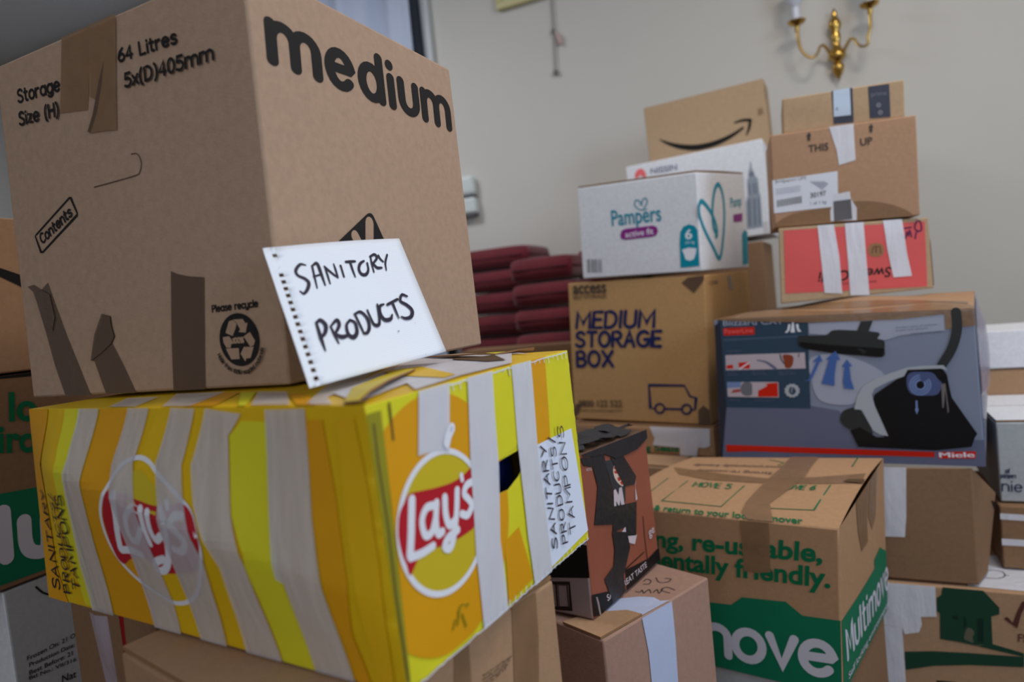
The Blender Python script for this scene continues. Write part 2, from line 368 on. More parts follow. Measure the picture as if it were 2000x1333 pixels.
CN = {
    'medium': [[-0.5969,0.8336,-0.0555],[-0.2187,0.6519,-0.056],[-0.0447,1.0009,-0.056],[-0.4215,1.1827,-0.0558],[-0.5857,0.8336,0.3466],[-0.215,0.6519,0.3463],[-0.0497,1.001,0.3477],[-0.4215,1.1827,0.3467]],
    'lays': [[-0.5404,0.7362,-0.2713],[-0.1006,0.4723,-0.2724],[0.0633,0.7473,-0.2716],[-0.3736,1.0111,-0.272],[-0.5324,0.7361,-0.0605],[-0.1077,0.4722,-0.0605],[0.0602,0.7474,-0.0575],[-0.3736,1.0111,-0.061]],
    'access': [[0.1726,2.1329,-0.3839],[0.5229,1.8499,-0.3904],[0.7621,2.134,-0.3877],[0.4133,2.4167,-0.3877],[0.1938,2.1334,0.046],[0.5406,1.8495,0.024],[0.7621,2.134,0.027],[0.4133,2.4167,0.027]],
    'pampers': [[0.2376,2.0872,0.054],[0.5356,1.8496,0.0358],[0.7679,2.1364,0.0386],[0.4728,2.3732,0.0422],[0.2473,2.0874,0.3303],[0.5438,1.8493,0.3037],[0.7766,2.1374,0.3296],[0.4728,2.3732,0.3156]],
    'white': [[0.4986,2.5684,0.1402],[0.9342,2.352,0.1503],[1.0855,2.6565,0.1503],[0.6499,2.8729,0.1402],[0.4925,2.5715,0.4673],[0.9281,2.355,0.4775],[1.0794,2.6595,0.4775],[0.6438,2.876,0.4673]],
    'smile': [[0.6219,2.732,0.4725],[1.0262,2.5299,0.4825],[1.0977,2.6731,0.4825],[0.6934,2.8751,0.4725],[0.6157,2.7351,0.7212],[1.02,2.533,0.7317],[1.0916,2.6761,0.7317],[0.6873,2.8782,0.7212]],
    'small': [[0.7388,1.7365,0.356],[0.9904,1.6378,0.3481],[1.0561,1.8054,0.3481],[0.8046,1.9041,0.356],[0.7417,1.7354,0.4448],[0.9932,1.6367,0.4358],[1.059,1.8042,0.4358],[0.8075,1.903,0.4448]],
    'thisup': [[0.6883,1.7114,0.122],[0.9934,1.61,0.1094],[1.0627,1.8188,0.1094],[0.7576,1.9201,0.122],[0.6936,1.7096,0.352],[0.9988,1.6082,0.3441],[1.0681,1.817,0.3441],[0.763,1.9183,0.352]],
    'red': [[0.6654,1.6557,-0.0681],[1.0206,1.6202,-0.0664],[1.1086,1.8252,-0.0664],[0.7534,1.8607,-0.0681],[0.6741,1.6558,0.116],[1.0179,1.6194,0.1034],[1.1059,1.8244,0.1034],[0.7621,1.8608,0.116]],
    'vacuum': [[0.5024,1.711,-0.4496],[0.9659,1.3997,-0.4431],[1.1112,1.6141,-0.4458],[0.6557,1.9258,-0.4458],[0.5149,1.7117,-0.093],[0.9622,1.3991,-0.1093],[1.1149,1.6151,-0.0823],[0.6557,1.9258,-0.1006]],
    'coffee': [[-0.1206,1.1672,-0.501],[0.0816,1.0203,-0.501],[0.2308,1.2257,-0.501],[0.0286,1.3726,-0.501],[-0.1176,1.1872,-0.2454],[0.0847,1.0403,-0.2454],[0.2296,1.2457,-0.2583],[0.0273,1.3926,-0.2583]],
    'behind': [[0.5459,2.5399,-0.42],[0.9042,2.362,-0.42],[1.0554,2.6665,-0.42],[0.6972,2.8444,-0.42],[0.5459,2.5399,0.128],[0.9042,2.362,0.128],[1.0554,2.6665,0.128],[0.6972,2.8444,0.128]],
    'multi': [[0.1692,1.4215,-0.7543],[0.5188,1.16,-0.7543],[0.7627,1.45,-0.7536],[0.4292,1.6998,-0.7543],[0.1692,1.4215,-0.4509],[0.5355,1.16,-0.4509],[0.7792,1.45,-0.4167],[0.4292,1.6998,-0.4359]],
    'undercof': [[-0.1332,1.2241,-0.865],[0.0882,0.966,-0.865],[0.2962,1.1445,-0.865],[0.0749,1.4026,-0.865],[-0.1332,1.2241,-0.5065],[0.0882,0.966,-0.5065],[0.2962,1.1445,-0.5065],[0.0749,1.4026,-0.5065]],
    'support': [[-0.385,0.603,-0.694],[-0.1722,0.4308,-0.694],[0.0164,0.664,-0.694],[-0.1965,0.8361,-0.694],[-0.385,0.603,-0.28],[-0.1722,0.4308,-0.28],[0.0164,0.664,-0.28],[-0.1965,0.8361,-0.28]],
    'undervac': [[0.5712,1.6047,-0.704],[0.9432,1.4145,-0.704],[1.0,1.465,-0.704],[0.6712,1.8247,-0.704],[0.5712,1.6047,-0.4523],[0.9456,1.4145,-0.4468],[1.045,1.487,-0.532],[0.6712,1.8247,-0.4518]],
    'house': [[0.7604,1.4954,-1.25],[1.2641,1.2395,-1.25],[1.4679,1.6407,-1.25],[0.9642,1.8966,-1.25],[0.7604,1.4954,-0.71],[1.2641,1.2395,-0.71],[1.4679,1.6407,-0.71],[0.9642,1.8966,-0.71]],
    'bands': [[1.047,1.4822,-0.704],[1.3172,1.3517,-0.704],[1.4477,1.6218,-0.704],[1.1775,1.7523,-0.704],[1.047,1.4822,-0.5613],[1.3172,1.3517,-0.5613],[1.4477,1.6218,-0.5613],[1.1775,1.7523,-0.5613]],
    'nappy': [[1.0611,1.4972,-0.5573],[1.3357,1.3645,-0.5573],[1.4836,1.6707,-0.5573],[1.209,1.8033,-0.5573],[1.0611,1.4972,-0.3765],[1.3357,1.3645,-0.3765],[1.4836,1.6707,-0.3765],[1.209,1.8033,-0.3765]],
    'flat': [[1.151,1.8183,-0.3715],[1.5472,1.6269,-0.3715],[1.656,1.852,-0.3715],[1.2598,2.0434,-0.3715],[1.151,1.8183,-0.304],[1.5472,1.6269,-0.304],[1.656,1.852,-0.304],[1.2598,2.0434,-0.304]],
    'whitelong': [[1.1513,1.8125,-0.3],[1.5475,1.6211,-0.3],[1.6432,1.8192,-0.3],[1.247,2.0106,-0.3],[1.1513,1.8125,-0.2013],[1.5475,1.6211,-0.2013],[1.6432,1.8192,-0.2013],[1.247,2.0106,-0.2013]],
    'taped': [[0.1614,2.1334,-0.4794],[0.5269,1.8379,-0.4794],[0.7533,2.1178,-0.4794],[0.3878,2.4133,-0.4794],[0.1614,2.1334,-0.3984],[0.5269,1.8379,-0.3984],[0.7533,2.1178,-0.3984],[0.3878,2.4133,-0.3984]],
    'tan': [[0.2445,1.9258,-0.8774],[0.4,1.8,-0.8774],[0.683,2.1499,-0.8774],[0.5274,2.2757,-0.8774],[0.2445,1.9258,-0.4874],[0.4,1.8,-0.4874],[0.683,2.1499,-0.4874],[0.5274,2.2757,-0.4874]],
    'nbox': [[-0.1933,2.5339,-0.6152],[0.2632,2.33,-0.6152],[0.3203,2.4578,-0.6152],[-0.1362,2.6617,-0.6152],[-0.1933,2.5339,-0.1652],[0.2632,2.33,-0.1652],[0.3203,2.4578,-0.1652],[-0.1362,2.6617,-0.1652]],
    'frozen': [[-1.1185,1.1878,-0.822],[-0.8483,1.0573,-0.822],[-0.6744,1.4175,-0.822],[-0.9445,1.548,-0.822],[-1.1185,1.1878,-0.375],[-0.8483,1.0573,-0.375],[-0.6744,1.4175,-0.375],[-0.9445,1.548,-0.375]],
    'leftmulti': [[-1.2209,1.0818,-0.371],[-0.9057,0.9295,-0.371],[-0.7231,1.3077,-0.371],[-1.0382,1.4599,-0.371],[-1.2209,1.0818,-0.0323],[-0.9057,0.9295,-0.0323],[-0.7231,1.3077,-0.0323],[-1.0382,1.4599,-0.0323]],
    'leftsmile': [[-1.2159,1.046,-0.0283],[-0.9188,0.9025,-0.0283],[-0.7448,1.2627,-0.0283],[-1.042,1.4062,-0.0283],[-1.2159,1.046,0.2261],[-0.9188,0.9025,0.2261],[-0.7448,1.2627,0.2261],[-1.042,1.4062,0.2261]],
    'leftbrown': [[-0.6478,0.92,-0.735],[-0.4379,0.7502,-0.735],[-0.2744,0.9524,-0.735],[-0.4843,1.1222,-0.735],[-0.6478,0.92,-0.291],[-0.4379,0.7502,-0.291],[-0.2744,0.9524,-0.291],[-0.4843,1.1222,-0.291]],
}
def bulge(a, seed=0):
    r = random.Random(seed); k1, k2, p1, p2 = r.uniform(2, 4), r.uniform(2, 4), r.uniform(0, 6), r.uniform(0, 6)
    def d(u, v):
        e = min(1, 9*u*(1-u))*min(1, 9*v*(1-v))
        return a*(16*u*(1-u)*v*(1-v)*0.75 + 0.25*e*math.sin(k1*u*2+p1)*math.sin(k2*v*2+p2))
    return d

class Box:
    """a cardboard box from its eight corners; F = left/front face, R = right face, T = top"""
    def __init__(s, key, name, label, m, cat='box', group=None, disp=None, n=10, fm=None, bevel=0.003, holes=None, flaps=None, drop=0.0):
        c = [np.array(p)+np.array([0, 0, EYE]) for p in CN[key]]
        Lb, Kb, Rb, Xb, Lt, Kt, Rt, Xt = c
        s.c = c
        disp = disp or {}
        sd = sum(map(ord, key))
        dd = lambda k, a: disp[k] if k in disp else bulge(a, sd+ord(k))
        s.F = Face(Lb, Kb, Kt, Lt, dd('F', 0.0025), n); s.R = Face(Kb, Rb, Rt, Kt, dd('R', 0.0025), n)
        s.T = Face(Lt, Kt, Rt, Xt, dd('T', 0.002), n)
        B = Face(Rb, Xb, Xt, Rt, dd('B', 0.002), n); Wf = Face(Xb, Lb, Lt, Xt, dd('W', 0.002), n); D = Face(Xb, Rb, Kb, Lb, None, n)
        s.e = tag(empty(name, (Lb+Kb+Rb+Xb)/4), label, cat, group)
        bm = bmesh.new(); fm = fm or {}; mats = [m]
        for k, f in (('F', s.F), ('R', s.R), ('T', s.T), ('B', B), ('W', Wf), ('D', D)):
            mm = fm.get(k, m)
            if mm not in mats: mats.append(mm)
            b = bmesh.new()
            g = [[b.verts.new((i/n, j/n, 0)) for i in range(n+1)] for j in range(n+1)]
            for j in range(n):
                for i in range(n): b.faces.new((g[j][i], g[j][i+1], g[j+1][i+1], g[j+1][i]))
            if holes and k in holes: cut_hole(b, holes[k](f) if callable(holes[k]) else holes[k])
            b.verts.index_update()
            nv = [bm.verts.new(f.P(v.co.x, v.co.y)) for v in b.verts]
            for q in b.faces:
                nf = bm.faces.new([nv[v.index] for v in q.verts]); nf.material_index = mats.index(mm)
            b.free()
        bmesh.ops.remove_doubles(bm, verts=bm.verts[:], dist=1e-5)
        s.body = link('body', bm, mats, s.e, smooth=40, bevel=bevel)
        if flaps: s.flaps(flaps)
    def pr(s, name, face, lift=0.0006):
        p = Print(name, s.e, getattr(s, face), lift); p.auto = name in ('lettering', 'size_lettering', 'small_print')
        return p
    def flap(s, face, uv, lifts, m, th=0.0035, name='flap'):
        """a thin cardboard plate over a face: uv outline with a height for every corner"""
        f = getattr(s, face); bm = bmesh.new()
        up = [bm.verts.new(f.P(u, v, l+th)) for (u, v), l in zip(uv, lifts)]
        dn = [bm.verts.new(f.P(u, v, l)) for (u, v), l in zip(uv, lifts)]
        k = len(up); tri = m if isinstance(m, (list, tuple)) else [m, INNER]
        a = bm.faces.new(up); b = bm.faces.new(dn[::-1]); b.material_index = 1
        for i in range(k):
            q = bm.faces.new((dn[i], dn[(i+1) % k], up[(i+1) % k], up[i])); q.material_index = 1
        bmesh.ops.triangulate(bm, faces=[a, b])
        bmesh.ops.recalc_face_normals(bm, faces=bm.faces[:])
        return link(name, bm, tri, s.e)
    def flaps(s, m):
        g = 0.006
        s.flap('T', [(0.004, 0.006), (0.996, 0.006), (0.996, 0.5-g), (0.004, 0.5-g)], [0.0015, 0.0015, 0.003, 0.003], [m, INNER])
        s.flap('T', [(0.004, 0.5+g), (0.996, 0.5+g), (0.996, 0.994), (0.004, 0.994)], [0.003, 0.003, 0.0015, 0.0015], [m, INNER])

# ================================================================ the room
def slab(name, pts, thick_dir, m, label=None):
    bm = bmesh.new(); a = [bm.verts.new(p) for p in pts]; b = [bm.verts.new(np.array(p)+thick_dir) for p in pts]
    n = len(a); bm.faces.new(a); bm.faces.new(b[::-1])
    for i in range(n): bm.faces.new((a[i], b[i], b[(i+1) % n], a[(i+1) % n]))
    bmesh.ops.recalc_face_normals(bm, faces=bm.faces[:])
    o = link(name, bm, m); o['kind'] = 'structure'
    if label: o['label'] = label
    return o
def rbox(bm, a0, a1, b0, b1, z0, z1):
    v = [bm.verts.new(room(a, b, z)) for z in (z0, z1) for a, b in ((a0, b0), (a1, b0), (a1, b1), (a0, b1))]
    for q in ((3, 2, 1, 0), (4, 5, 6, 7), (0, 1, 5, 4), (1, 2, 6, 5), (2, 3, 7, 6), (3, 0, 4, 7)): bm.faces.new([v[i] for i in q])
WALLM = mat('cream_wall_paint', C(207, 202, 195), rough=0.75, spec=0.2, noise=0.015, nscale=3, bump=0.08, bscale=90)
CEILM = mat('white_ceiling_paint', C(222, 220, 214), rough=0.9)
FLOORM = mat('dark_carpet', C(92, 70, 62), rough=0.95, noise=0.2, nscale=300, bump=0.4, bscale=700)
TRIMM = mat('white_gloss_trim', C(208, 210, 212), rough=0.4, noise=0.02, nscale=5)
GLASS = mat('window_pane', C(180, 200, 225), rough=0.1, alpha=0.25)
t = 0.1
slab('wall_back', [room(WALL_L, WALL_B, 0), room(WALL_R, WALL_B, 0), room(WALL_R, WALL_B, CEIL), room(WALL_L, WALL_B, CEIL)], E2*t, WALLM)
slab('wall_right', [room(WALL_R, WALL_F, 0), room(WALL_R, WALL_B, 0), room(WALL_R, WALL_B, CEIL), room(WALL_R, WALL_F, CEIL)], E1*t, WALLM)
slab('wall_left', [room(WALL_L, WALL_F, 0), room(WALL_L, WALL_B, 0), room(WALL_L, WALL_B, CEIL), room(WALL_L, WALL_F, CEIL)], -E1*t, WALLM)
slab('wall_front', [room(WALL_L, WALL_F, 0), room(WALL_R, WALL_F, 0), room(WALL_R, WALL_F, CEIL), room(WALL_L, WALL_F, CEIL)], -E2*t, WALLM)
Z3 = np.array([0, 0, 1.0])
slab('floor', [room(WALL_L, WALL_F, 0), room(WALL_R, WALL_F, 0), room(WALL_R, WALL_B, 0), room(WALL_L, WALL_B, 0)], -Z3*t, FLOORM)
slab('ceiling', [room(WALL_L, WALL_F, CEIL), room(WALL_R, WALL_F, CEIL), room(WALL_R, WALL_B, CEIL), room(WALL_L, WALL_B, CEIL)], Z3*t, CEILM)
bm = bmesh.new(); rbox(bm, WALL_L, WALL_R, WALL_B-0.02, WALL_B-0.001, 0.0, 0.14)
link('baseboard_back', bm, TRIMM, bevel=0.004)['kind'] = 'structure'
# tall window behind the curtains: pale frame board at its right side
bm = bmesh.new(); rbox(bm, -1.745, -1.700, WALL_B-0.035, WALL_B-0.001, 0.14, 3.25)
link('trim_1', bm, TRIMM, bevel=0.006)['kind'] = 'structure'
bm = bmesh.new(); rbox(bm, -5.1, -1.745, WALL_B-0.012, WALL_B-0.001, 0.3, 3.25)
wn = link('window_1', bm, mat('window_dark_grey', C(92, 96, 106), rough=0.3)); wn['kind'] = 'structure'  # plain dark grey, visible as the slit beside the curtain
for nm, (a0, a1, b0, b1) in (('window_2', (WALL_R-0.03, WALL_R-0.001, -0.55, 1.25)), ('added_fill_window', (-1.2, 1.6, WALL_F+0.001, WALL_F+0.03))):  # the front-wall frame is added to go round the fill light
    bm = bmesh.new(); z0, z1 = 1.25, 2.72; w = 0.06
    rbox(bm, a0, a1, b0, b1, z0, z0+w); rbox(bm, a0, a1, b0, b1, z1-w, z1)
    if nm == 'window_2': rbox(bm, a0, a1, b0, b0+w, z0, z1); rbox(bm, a0, a1, b1-w, b1, z0, z1)
    else: rbox(bm, a0, a0+w, b0, b1, z0, z1); rbox(bm, a1-w, a1, b0, b1, z0, z1)
    link(nm, bm, TRIMM)['kind'] = 'structure'

# curtains
CURT = mat('blue_grey_curtain', C(186, 194, 214), rough=0.85, sheen=0.2, noise=0.03, nscale=40, bump=0.15, bscale=500)
def curtain(a0, a1, label, seed, off=0.07):
    r = random.Random(seed); bm = bmesh.new(); NU, NV = 160, 14
    ph = [r.uniform(0, 6) for _ in range(4)]
    g = []
    for j in range(NV+1):
        row = []
        z = 0.03 + (3.20-0.03)*j/NV
        for i in range(NU+1):
            u = i/NU; a = a0+(a1-a0)*u
            q = 0.045*math.sin(a*19+ph[0])+0.02*math.sin(a*43+ph[1]+0.3*z)+0.012*math.sin(a*7+ph[2])
            row.append(bm.verts.new(room(a+0.008*math.sin(3*z+ph[3]), WALL_B-off-0.03+q*(0.8+0.1*math.sin(2*z)), z)))
        g.append(row)
    for j in range(NV):
        for i in range(NU): bm.faces.new((g[j][i], g[j][i+1], g[j+1][i+1], g[j+1][i]))
    o = link('curtain', bm, CURT, smooth=80)
    s = o.modifiers.new('cloth', 'SOLIDIFY'); s.thickness = 0.003
    return tag(o, label, 'curtain', 'window curtains')
curtain(-3.3, -1.753, 'pale blue-grey curtain hanging beside the cream wall, above the right half of the big box', 3)
curtain(-4.95, -3.28, 'shaded blue-grey curtain at the far left behind the big box', 5)
bm = bmesh.new()
def tube(bm, pts, r, seg=10, cap=True):
    P = [Vector(p) for p in pts]; R = r if isinstance(r, (list, tuple)) else [r]*len(P)
    rings = []; up = Vector((0.3, 0.2, 1)).normalized()
    for i, p in enumerate(P):
        d = (P[min(i+1, len(P)-1)]-P[max(i-1, 0)]).normalized()
        x = d.cross(up)
        if x.length < 1e-4: x = d.cross(Vector((1, 0, 0)))
        x.normalize(); y = x.cross(d).normalized(); up = y
        rings.append([bm.verts.new(p+(x*math.cos(2*math.pi*k/seg)+y*math.sin(2*math.pi*k/seg))*R[i]) for k in range(seg)])
    for i in range(len(P)-1):
        for k in range(seg): bm.faces.new((rings[i][k], rings[i][(k+1) % seg], rings[i+1][(k+1) % seg], rings[i+1][k]))
    if cap: bm.faces.new(rings[0][::-1]); bm.faces.new(rings[-1])
def lathe(bm, c, prof, axis=(0, 0, 1), seg=20, sq=1.0, n=None):
    """profile of (radius, height); sq squashes depth along n"""
    c = Vector(c); rings = []
    ex = Vector(E1); ey = Vector(E2)
    for r, h in prof: rings.append([bm.verts.new(c+ex*(r*math.cos(2*math.pi*k/seg))+ey*(sq*r*math.sin(2*math.pi*k/seg))+Vector((0, 0, h))) for k in range(seg)])
    for i in range(len(prof)-1):
        for k in range(seg): bm.faces.new((rings[i][k], rings[i][(k+1) % seg], rings[i+1][(k+1) % seg], rings[i+1][k]))
    bm.faces.new(rings[0][::-1]); bm.faces.new(rings[-1])
tube(bm, [room(-5.15, WALL_B-0.1, 3.22), room(-1.78, WALL_B-0.1, 3.22)], 0.014)
tag(link('curtain_rail', bm, TRIMM, smooth=40), 'white rail carrying the curtains near the ceiling', 'curtain rail')

# ---------------------------------------------------------------- wall fittings
BRASS = mat('polished_brass', C(196, 158, 84), rough=0.22, metal=1.0, noise=0.12, nscale=30)
PORC = mat('white_candle_sleeve', C(226, 230, 242), rough=0.35)
OPAL = mat('opal_glass', C(214, 218, 232), rough=0.2, spec=0.5)
a0 = 0.170; zb = 0.775+EYE
sc = tag(empty('wall_sconce', room(a0, WALL_B, zb+0.12)), 'polished brass two-armed candle sconce on the cream wall', 'wall lamp')
bm = bmesh.new()
prof = [(0.002, 0), (0.006, 0.012), (0.017, 0.030), (0.023, 0.048), (0.025, 0.058), (0.017, 0.066), (0.012, 0.074), (0.020, 0.082), (0.032, 0.092), (0.034, 0.104), (0.026, 0.120), (0.017, 0.134),
        (0.014, 0.150), (0.017, 0.165), (0.019, 0.182), (0.014, 0.194), (0.019, 0.208), (0.024, 0.222), (0.022, 0.236), (0.014, 0.250), (0.009, 0.262), (0.011, 0.270), (0.006, 0.282), (0.001, 0.292)]
lathe(bm, room(a0, WALL_B-0.030, zb), prof, sq=0.9)
link('back_plate', bm, BRASS, sc, smooth=60)
for sgn, da in ((-1, -0.142), (1, 0.122)):
    A = lambda x, y, d: room(a0+x, WALL_B-d, zb+y)
    ex = abs(da); q = [(0.02, 0.098, 0.045), (0.035, 0.125, 0.06), (0.05, 0.142, 0.072), (0.063, 0.135, 0.082), (0.072, 0.112, 0.09), (0.088, 0.096, 0.098), (0.107, 0.100, 0.102), (ex-0.012, 0.128, 0.105), (ex-0.002, 0.165, 0.105), (ex, 0.215, 0.105)]
    bm = bmesh.new(); pts = [tuple(x) for x in catmull(q, 6)]
    tube(bm, [A(sgn*x, y, d) for x, y, d in pts], [0.0065-0.0015*math.sin(3.1*i/len(pts)) for i in range(len(pts))], 10)
    arm = link('arm', bm, BRASS, sc, smooth=60)
    bm = bmesh.new(); lathe(bm, A(sgn*ex, 0.205, 0.105), [(0.006, 0), (0.010, 0.012), (0.008, 0.022), (0.012, 0.028), (0.030, 0.036), (0.036, 0.046), (0.030, 0.049), (0.012, 0.046)])
    link('drip_pan', bm, BRASS, arm, smooth=50)
    bm = bmesh.new(); lathe(bm, A(sgn*ex, 0.252, 0.105), [(0.011, 0), (0.0125, 0.004), (0.0125, 0.05), (0.010, 0.055)])
    link('candle_sleeve', bm, PORC, arm, smooth=50)
    bm = bmesh.new(); lathe(bm, A(sgn*ex, 0.303, 0.105), [(0.010, 0), (0.017, 0.012), (0.030, 0.028), (0.036, 0.048), (0.033, 0.075), (0.030, 0.095), (0.034, 0.115), (0.031, 0.116), (0.026, 0.09)])
    link('lamp_shade', bm, OPAL, arm, smooth=60)

PLAST = mat('white_plastic', C(214, 220, 218), rough=0.4)
GREYG = mat('grey_gap', C(96, 96, 98), rough=0.6)
sn = tag(empty('wall_sensor', room(-1.60, WALL_B, 0.56+EYE)), 'small white plastic sensor on the wall right of the big cardboard box', 'sensor')
def rb(name, a0, a1, b0, b1, z0, z1, m, par, bev=0.008):
    bm = bmesh.new(); rbox(bm, a0, a1, b0, b1, z0, z1); return link(name, bm, m, par, bevel=bev)
rb('housing', -1.67, -1.535, WALL_B-0.05, WALL_B-0.001, 0.580+EYE, 0.680+EYE, PLAST, sn, 0.02)
rb('gap', -1.665, -1.54, WALL_B-0.042, WALL_B-0.001, 0.567+EYE, 0.580+EYE, GREYG, sn, 0.002)
rb('lower_housing', -1.665, -1.535, WALL_B-0.05, WALL_B-0.001, 0.487+EYE, 0.567+EYE, PLAST, sn, 0.012)
rb('bottom_rim', -1.66, -1.54, WALL_B-0.046, WALL_B-0.001, 0.470+EYE, 0.487+EYE, GREYG, sn, 0.003)

pf = tag(empty('picture_frame', room(-1.1, WALL_B, 1.45+EYE)), 'cream-yellow framed panel on the wall at the top edge of the photo', 'picture frame')
FR = mat('cream_frame_paint', C(206, 196, 146), rough=0.5); PN = mat('pale_panel', C(214, 208, 176), rough=0.6)
for a, b, z0, z1 in ((-1.315, -0.80, 1.452, 1.487), (-1.315, -0.80, 1.66, 1.695), (-1.315, -1.28, 1.487, 1.66), (-0.835, -0.80, 1.487, 1.66)):
    rb('frame_bar', a, b, WALL_B-0.035, WALL_B-0.001, z0+EYE, z1+EYE, FR, pf, 0.005)
rb('panel', -1.29, -0.82, WALL_B-0.02, WALL_B-0.002, 1.47+EYE, 1.68+EYE, PN, pf, 0.001)

cdM = mat('grey_cord', C(150, 148, 146), rough=0.6); KN = mat('pinkish_knob', C(196, 170, 164), rough=0.5); KD = mat('grey_bead', C(120, 116, 114), rough=0.5)
pc = tag(empty('pull_cord', room(-1.045, WALL_B, 1.08+EYE)), 'thin grey cord with small knobs hanging down the cream wall', 'cord')
bm = bmesh.new(); tube(bm, [room(-1.030, WALL_B-0.012, 1.44+EYE), room(-1.036, WALL_B-0.012, 1.28+EYE), room(-1.046, WALL_B-0.012, 1.10+EYE)], 0.004, 8)
link('cord', bm, cdM, pc, smooth=50)
bm = bmesh.new(); lathe(bm, room(-1.046, WALL_B-0.013, 1.075+EYE), [(0.003, 0), (0.011, 0.008), (0.012, 0.02), (0.004, 0.032)]); link('bead', bm, KD, pc, smooth=50)
bm = bmesh.new(); lathe(bm, room(-1.038, WALL_B-0.013, 1.27+EYE), [(0.003, 0), (0.010, 0.008), (0.010, 0.02), (0.004, 0.03)]); link('bead', bm, KD, pc, smooth=50)
bm = bmesh.new(); tube(bm, [room(-1.03, WALL_B-0.014, 1.28+EYE), room(-1.012, WALL_B-0.014, 1.25+EYE), room(-1.008, WALL_B-0.014, 1.215+EYE)], [0.006, 0.013, 0.009], 10); link('toggle', bm, KN, pc, smooth=50)

# ceiling lamps; the one nearer the curtains is an unseen, added fill
for a_, b_, lb in ((0.7, 1.3, 'round white ceiling lamp above the stacked boxes'), (-2.4, 1.6, 'round white housing of the added fill lamp nearer the curtains')):
    cl = tag(empty('ceiling_lamp', room(a_, b_, CEIL)), lb, 'ceiling lamp')
    bm = bmesh.new(); lathe(bm, room(a_, b_, CEIL-0.05), [(0.34, 0), (0.36, 0.02), (0.36, 0.049)], seg=32); link('housing', bm, PLAST, cl, smooth=40)

# ---------------------------------------------------------------- burgundy cushions along the wall
MAROON = mat('maroon_fabric', C(104, 24, 36), rough=0.8, sheen=0.3, noise=0.12, nscale=25, bump=0.25, bscale=120)
PIPE = mat('dark_maroon_piping', C(62, 14, 22), rough=0.7)
def cushion_mesh(w, d, h, seed):
    r = random.Random(seed); bm = bmesh.new(); NX, NY = 14, 12; idx = {}
    p1, p2 = r.uniform(0, 6), r.uniform(0, 6)
    for sgn in (1, -1):
        for j in range(NY+1):
            for i in range(NX+1):
                u, v = i/NX*2-1, j/NY*2-1
                su = math.copysign(1-(1-abs(u))**1.6, u); sv = math.copysign(1-(1-abs(v))**1.6, v)
                e = (max(0, 1-abs(su)**6))**0.14*(max(0, 1-abs(sv)**6))**0.14
                z = sgn*(h/2)*e*(0.95+0.05*math.cos(su*1.3)*math.cos(sv*1.3))
                rr = 1-0.05*(abs(su*sv))**3
                idx[(sgn, i, j)] = bm.verts.new((su*w/2*rr, sv*d/2*rr, z))
    for sgn in (1, -1):
        for j in range(NY):
            for i in range(NX):
                q = [idx[(sgn, i, j)], idx[(sgn, i+1, j)], idx[(sgn, i+1, j+1)], idx[(sgn, i, j+1)]]
                bm.faces.new(q if sgn > 0 else q[::-1])
    bmesh.ops.remove_doubles(bm, verts=bm.verts[:], dist=1e-5)
    bmesh.ops.recalc_face_normals(bm, faces=bm.faces[:])
    return bm
_cu = None
def cushion(pos, rz, label, group, sx=1.0):
    global _cu
    if _cu is None:
        root = empty('seat_cushion', (0, 0, 0))
        a = link('cover', cushion_mesh(0.27, 0.32, 0.0995, 4), MAROON, root, smooth=70)
        bm = bmesh.new(); c = []
        for k in range(40):
            t_ = 2*math.pi*k/40; cx, cy = math.cos(t_), math.sin(t_)
            c.append((math.copysign(abs(cx)**0.22, cx)*0.132, math.copysign(abs(cy)**0.22, cy)*0.157, 0))
        tube(bm, c+[c[0]], 0.004, 8, False)
        b = link('piping', bm, PIPE, root, smooth=60)
        _cu = root; r = root
    else:
        r = _cu.copy(); COL.objects.link(r)
        for ch in list(_cu.children):
            k = ch.copy(); COL.objects.link(k); k.parent = r
    r.location = pos; r.rotation_euler = (0, 0, rz); r.scale = (sx, 1, 1)
    return tag(r, label, 'cushion', group)
ordn = ['top', 'second', 'third', 'fourth', 'fifth']
CUSH_BASE = []
for nm, a, b, ztop, n, rz in (('left stack of cushions', -1.318, 2.93, 0.262, 5, 1.5), ('right stack of cushions', -0.962, 2.643, 0.176, 5, 1.0)):
    c = room(a, b, 0)
    for k in range(n):
        jx, jy = random.uniform(-0.002, 0.002), random.uniform(-0.008, 0.008)
        cushion(c+E1*jx+E2*jy+np.array([0, 0, ztop+EYE-0.05-0.101*k]), -RY+random.uniform(-0.008, 0.008), '%s maroon cushion from the top in the %s' % (ordn[k], nm) if k else 'topmost maroon cushion in the '+nm, 'stacked maroon cushions', rz)
    CUSH_BASE.append((c[0], c[1], ztop+EYE-0.101*n))
c = room(-0.788, 2.985, 0)
cushion(c+np.array([0, 0, 0.205+EYE-0.05]), -RY, 'maroon cushion edge peeping out behind the nappy box with the heart', 'stacked maroon cushions')
cushion(c+np.array([0, 0, 0.205+EYE-0.151]), -RY, 'maroon cushion under the one peeping out behind the nappy box', 'stacked maroon cushions')
CUSH_BASE.append((c[0], c[1], 0.205+EYE-0.202))

